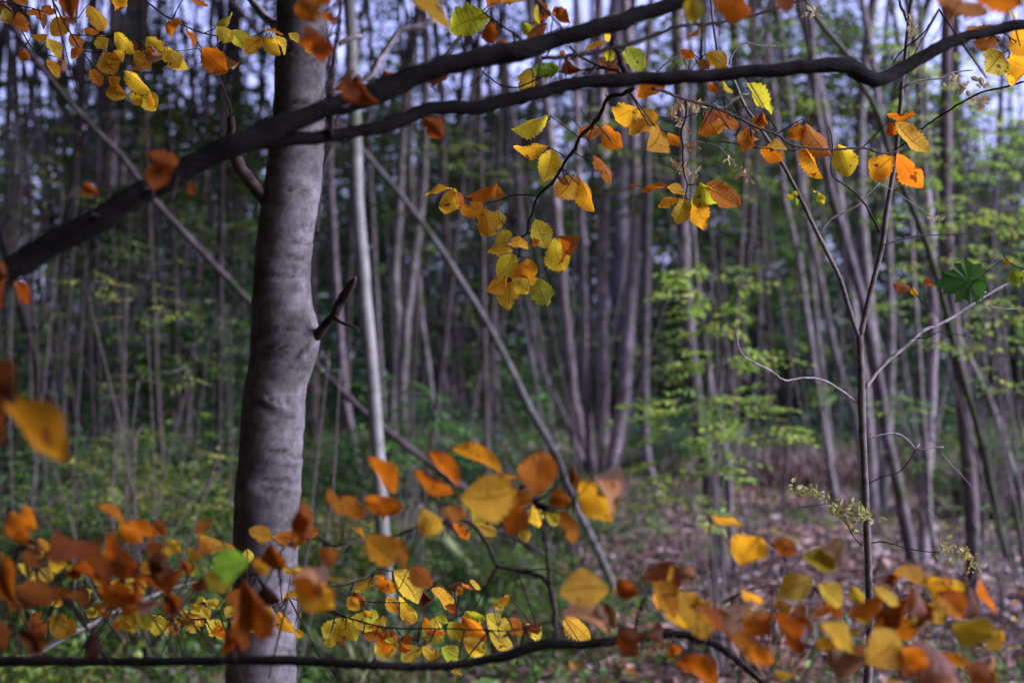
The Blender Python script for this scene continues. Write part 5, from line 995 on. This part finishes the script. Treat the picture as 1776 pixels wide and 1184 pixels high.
# ================================================================== the thin forked sapling
def sapling():
    D = 2.5
    S = Branch('sapling', 'thin straight sapling in sharp focus forking in two at the right', 'tree', Vector(((1508 - 888) / FPX * D, D, gz(1.0, D))))
    k = lambda L: c_(1176, 400, 2.96, L); l = lambda L: c_(1176, 784, 2.96, L)
    zx = (1505 - 888) / FPX * D
    body = [(1500, 2040), (1496, 1700), (1500, 1300)] + l([(972, 1184), (985, 1000), (984, 800), (978, 600), (970, 400), (962, 200), (952, 0)]) + k([(942, 850), (938, 700), (934, 590), (934, 535)])
    S.limb(body, [12, 11, 9, 8.2, 7.6, 7.2, 7, 6.8, 6.6, 6.4, 7.4, 6.2, 6.2, 6.2], D, mat=M_sap, name='trunk', sides=16, rough=.08, kink=.15)
    S.limb(k([(934, 548), (945, 500), (970, 390), (1010, 230), (1048, 80)]) + c_(1176, 0, 2.96, [(1066, 1120), (1085, 1000), (1110, 850), (1138, 600), (1150, 430), (1166, 300), (1186, 100), (1200, 0), (1212, -120)]), [5.6, 5.2, 5, 5, 4.8, 4.8, 4.6, 4.5, 4.3, 4.2, 4, 3.8, 3.6, 3.2], D, D + .05, mat=M_sap, name='limb', sides=12, rough=.08, kink=.15)
    S.limb(k([(930, 548), (910, 500), (878, 400), (830, 245), (760, 100), (708, 0)]) + c_(1176, 0, 2.96, [(620, 1000), (540, 850), (430, 670), (340, 540), (290, 420), (240, 330), (205, 270), (182, 130), (170, 0), (160, -140)]), [5, 4.6, 4.4, 4.2, 4, 3.9, 3.7, 3.5, 3.4, 3.2, 3, 2.8, 2.6, 2.4, 2.2, 2], D, D + .05, mat=M_pole, name='limb', sides=12, rough=.08, kink=.15)
    S.twig(k([(918, 885), (850, 830), (762, 775), (680, 755), (600, 762), (548, 768), (480, 722), (420, 690), (360, 662), (320, 620), (305, 570), (297, 528)]), 2.0, 1.1, D, D - .1, mat=M_pale, name='side_branch')
    S.twig(k([(410, 695), (365, 650), (345, 608), (275, 610)]), .9, .5, D - .08, mat=M_pale)
    S.twig(k([(960, 805), (1010, 740), (1080, 665), (1170, 590), (1250, 520), (1330, 485), (1390, 455), (1450, 415), (1530, 368), (1620, 310), (1700, 265), (1776, 205), (1860, 150)]), 3.6, 1.8, D, D + .1, mat=M_pale, name='side_branch')
    S.twig(k([(1222, 552), (1290, 545), (1335, 520), (1420, 530), (1520, 550)]), 1.1, .5, D)
    S.twig(k([(1590, 385), (1640, 398), (1700, 402), (1790, 400)]), 1.1, 1, D, mat=M_pale)
    S.twig(k([(1060, 72), (1150, 45), (1260, 25), (1450, 18), (1600, -8)]), 1.6, .8, D, D + .1)
    S.twig(k([(965, 1065), (1110, 1040), (1180, 1075), (1220, 1120), (1240, 1095)]), 1.7, 1, D, mat=M_pale)
    S.twig(k([(1228, 1128), (1300, 1113), (1365, 1110)]), 1.1, .9, D, mat=M_pale)
    S.twig(l([(965, 170), (1050, 125), (1130, 105), (1185, 45), (1225, -25)]), 1.3, .8, D)
    S.twig(l([(945, 477), (905, 440), (850, 335), (785, 265), (720, 272), (620, 282)]), 1.3, .6, D, D - .05)
    S.twig(l([(992, 465), (1060, 460), (1170, 490), (1260, 508), (1345, 513)]), 1.3, .8, D, D - .05)
    S.twig(l([(1345, 513), (1400, 565), (1450, 625), (1530, 740)]), .6, .4, D - .05, mat=M_pale)
    S.twig(l([(1350, 0), (1400, 60), (1460, 120), (1505, 175)]), .6, .5, D, mat=M_pale)
    S.twig(l([(1280, 290), (1330, 340), (1345, 400), (1340, 510)]), .5, .5, D - .03, mat=M_pale)
    S.twig(k([(1318, 690), (1320, 600), (1325, 480), (1290, 410)]), .5, .4, D, mat=M_pale)
    S.twig(c_(1176, 0, 2.96, [(262, 332), (290, 262), (345, 222), (420, 235), (500, 238)]), 1.8, .8, D, mat=M_pale)
    S.twig(c_(1176, 0, 2.96, [(200, 545), (240, 555), (280, 510), (330, 485), (362, 486)]), 1.3, .8, D, mat=M_pale)
    S.twig(c_(1176, 0, 2.96, [(1162, 450), (1190, 430), (1260, 412), (1350, 402), (1400, 376), (1515, 360)]), 2, 1.2, D + .03, mat=M_pale)
    S.twig(c_(1176, 0, 2.96, [(1300, 405), (1275, 375), (1255, 368)]), .8, .5, D + .03, mat=M_pale)
    S.twig(c_(1290, 120, 4.229, [(1000, 1190), (900, 1012), (830, 920), (740, 850), (655, 785), (636, 700), (650, 640), (645, 500), (620, 420)]) , 2, .9, D, D - .05)
    S.twig(c_(1290, 120, 4.229, [(565, 1190), (640, 1100), (760, 1040), (855, 980), (930, 900), (995, 838)]), 1.8, 1, D, mat=M_pale)
    S.twig(c_(1290, 120, 4.229, [(840, 745), (960, 822), (1100, 895), (1250, 992), (1385, 1085)]), .7, .6, D, mat=M_pale)
    S.twig(c_(1290, 120, 4.229, [(1095, 905), (1120, 885), (1148, 858)]), 1, .9, D)
    S.twig(c_(1290, 120, 4.229, [(430, 935), (460, 915), (505, 905)]), .6, .4, D, mat=M_pale)
    S.twig([(1558, -20), (1562, 10), (1575, 40)], 2, 3, D + .05, mat=M_pale)
    # green maple leaf
    stops = [(0, 0), (.16, -.12), (.44, -.08), (.42, .08), (.62, .28), (.50, .36), (.50, .52), (.33, .52), (.28, .74), (.16, .74), (0, 1.0), (-.16, .76), (-.28, .80), (-.33, .54), (-.54, .56), (-.48, .34), (-.60, .24), (-.42, .10), (-.44, -.08), (-.14, -.12)]
    mp_m, t, o = newmat('maple_leaf'); bs = N(t, 'ShaderNodeBsdfPrincipled'); nz = N(t, 'ShaderNodeTexNoise', i_Scale=4, i_Detail=6); tcn = N(t, 'ShaderNodeTexCoord'); t.links.new(tcn.outputs['Object'], nz.inputs[0])
    rp = ramp(t, nz.outputs[0], [(.35, (.035, .09, .015)), (.6, (.07, .18, .025)), (.8, (.16, .26, .03))]); t.links.new(rp.outputs[0], bs.inputs['Base Color']); bs.inputs['Roughness'].default_value = .45
    trn = N(t, 'ShaderNodeBsdfTranslucent'); t.links.new(rp.outputs[0], trn.inputs[0]); mx = N(t, 'ShaderNodeMixShader', i_0=.5); t.links.new(bs.outputs[0], mx.inputs[1]); t.links.new(trn.outputs[0], mx.inputs[2]); t.links.new(mx.outputs[0], o.inputs[0])
    Vm = [(0, .22, -.05)] + [(x_ , y_, .05 * math.sin(i * 2.1) - .06 * (x_ * x_ + y_ * y_)) for i, (x_, y_) in enumerate(stops)]
    mids = []; n = len(stops); F = [(0, 1 + i, 1 + (i + 1) % n) for i in range(n)]
    def mapleaf(bx, by, tx, ty, w_, mat, nm, tilt=0):
        b_ = P(bx, by, D - .02); s_ = D / FPX; d_ = Vector(((tx - bx) * s_, .02, -(ty - by) * s_)); L_ = d_.length; yv = d_.normalized(); nv = Vector((0, -1, .25)); nv = (nv - yv * nv.dot(yv)).normalized(); xv = yv.cross(nv); ws = w_ * s_ / 1.15
        arr = [tuple(Vector(xv) * v[0] * ws + yv * v[1] * L_ + nv * v[2] * L_ + b_ - S.root.location) for v in Vm]
        part(nm, mesh_from(arr, F, mat, nm, False), S.root)
    mapleaf(*c_(1176, 400, 2.96, [(1545, 250)])[0], *c_(1176, 400, 2.96, [(1325, 270)])[0], 78, mp_m, 'maple_leaf')
    mapleaf(*c_(1176, 400, 2.96, [(1535, 250)])[0], *c_(1176, 400, 2.96, [(1560, 390)])[0], 40, mp_m, 'maple_leaf')
    S.twig(k([(1535, 255), (1580, 215), (1625, 180), (1675, 145)]), 1, .8, D); S.twig(k([(1670, 130), (1720, 175), (1790, 200)]), 1.1, 1, D)
    S.leaves(1176, 400, 2.96, D, .01, [(1725, 190, 1725, 292, 75, 'G'), (1680, 140, 1720, 185, 40, 'V'), (1200, 300, 1100, 262, 36, 'R'), (1200, 290, 1225, 345, 36, 'A'), (1255, 280, 1330, 268, 30, 'R')])
    S.leaves(1290, 120, 4.229, D, .01, [(400, 925, 350, 895, 24, 'L'), (372, 930, 310, 945, 48, 'L'), (375, 940, 392, 1002, 26, 'L'), (505, 890, 545, 915, 22, 'L'), (545, 910, 585, 1000, 44, 'L'), (545, 905, 615, 950, 26, 'L')])
    # dried leaflets, hanging like lace on the side twigs
    r = np.random.default_rng(5); C = []; 
    def lace(pts, n, sp, Ln, D_):
        Bs = []
        for _ in range(n):
            i = r.integers(0, len(pts) - 1); t_ = r.random(); x_ = pts[i][0] * (1 - t_) + pts[i + 1][0] * t_ + r.normal(0, sp); y_ = pts[i][1] * (1 - t_) + pts[i + 1][1] * t_ + r.normal(0, sp); Bs.append(tuple(P(x_, y_, D_ + r.normal(0, .01))))
        Bs = np.array(Bs); Dd = r.normal(0, 1, (n, 3)); Dd[:, 1] *= .4; Dd[:, 2] -= .3; Nn = r.normal(0, .5, (n, 3)); Nn[:, 1] -= 1; L_ = Ln * r.uniform(.5, 1.2, n)
        return leaf_cloud(Bs, Dd, Nn, L_, L_ * .5, r.random(n))
    la = [lace(l([(560, 165), (640, 195), (700, 200), (780, 250)]), 55, 5.5, .014, D - .04), lace(l([(770, 280), (860, 290), (930, 290), (1000, 350)]), 70, 6.5, .014, D - .02), lace(l([(800, 300), (880, 360), (915, 420)]), 25, 5, .012, D - .02),
          lace(l([(1350, 490), (1420, 500), (1480, 530), (1530, 590)]), 60, 5.5, .012, D - .05), lace(l([(1470, 490), (1480, 520)]), 8, 3, .014, D - .05)]
    cloud_obj('dried_leaflets', la, F_lace, S.root)
    lb = [lace(f([(850, 120), (900, 180), (940, 240), (1010, 310)]), 34, 3, .013, 2.27), lace(f([(940, 90), (1020, 130), (1100, 100)]), 30, 3.5, .012, 2.27), lace(f([(860, 545), (940, 590), (1000, 640), (1110, 690)]), 22, 2, .014, 2.27),
          lace(f([(980, 430), (1060, 440), (1080, 500)]), 14, 3, .012, 2.27), lace(f([(1300, 520), (1400, 590), (1460, 660), (1520, 715)]), 18, 2, .013, 2.27), lace(c_(1176, 0, 2.96, [(1180, 70), (1200, 130), (1190, 190)]), 24, 2, .01, D), lace(c_(1176, 0, 2.96, [(1390, 400), (1480, 420), (1560, 490), (1480, 560)]), 34, 7, .018, D), lace(c_(1176, 0, 2.96, [(640, 90), (690, 60), (750, 40)]), 14, 3, .014, D), lace(c_(1290, 120, 4.229, [(1385, 1085), (1470, 1120)]), 12, 2, .012, D)]
    L0 = B1.root.location
    o2 = cloud_obj('dried_leaflets', lb, foliage('tan_leaflets', [(0, (.30, .20, .10)), (.6, (.45, .36, .18)), (1, (.5, .44, .24))], .4), S.root)
    B = Branch.twig
    S.twig(f([(980, 385), (1150, 415), (1260, 442), (1340, 530), (1400, 592), (1460, 660), (1530, 715)]), .7, .5, 2.3, mat=M_pale)
    S.finish()
sapling()
# pale crooked branch at upper centre-left
B5 = Branch('crooked_branch', 'pale crooked dead branch between the pale trunk and the thick dark branch near the top', 'branch', P(640, 130, 4))
B5.limb(c_(600, 0, 2.96, [(-60, 560), (0, 480), (60, 430), (130, 385), (165, 310), (200, 270), (250, 190), (290, 155), (380, 135), (440, 105), (470, 70)]), [3, 3.5, 5, 6, 6, 5, 5.5, 6, 7, 6, 4], 4.0, mat=M_pale, name='limb', sides=12)
B5.limb(c_(600, 0, 2.96, [(-40, 230), (0, 210), (50, 190), (85, 185)]), [5, 6, 5, 3], 4.0, mat=M_pale, name='stub', sides=10)
B5.limb(c_(600, 0, 2.96, [(-40, 560), (-60, 700), (-120, 900), (-150, 1200)]), [3, 3, 3, 3], 4.0, 3.6, mat=M_twig, name='stem', sides=8)
print('objects', len(bpy.data.objects), 'tris', sum(len(m.polygons) * 2 for m in bpy.data.meshes))

name_all()
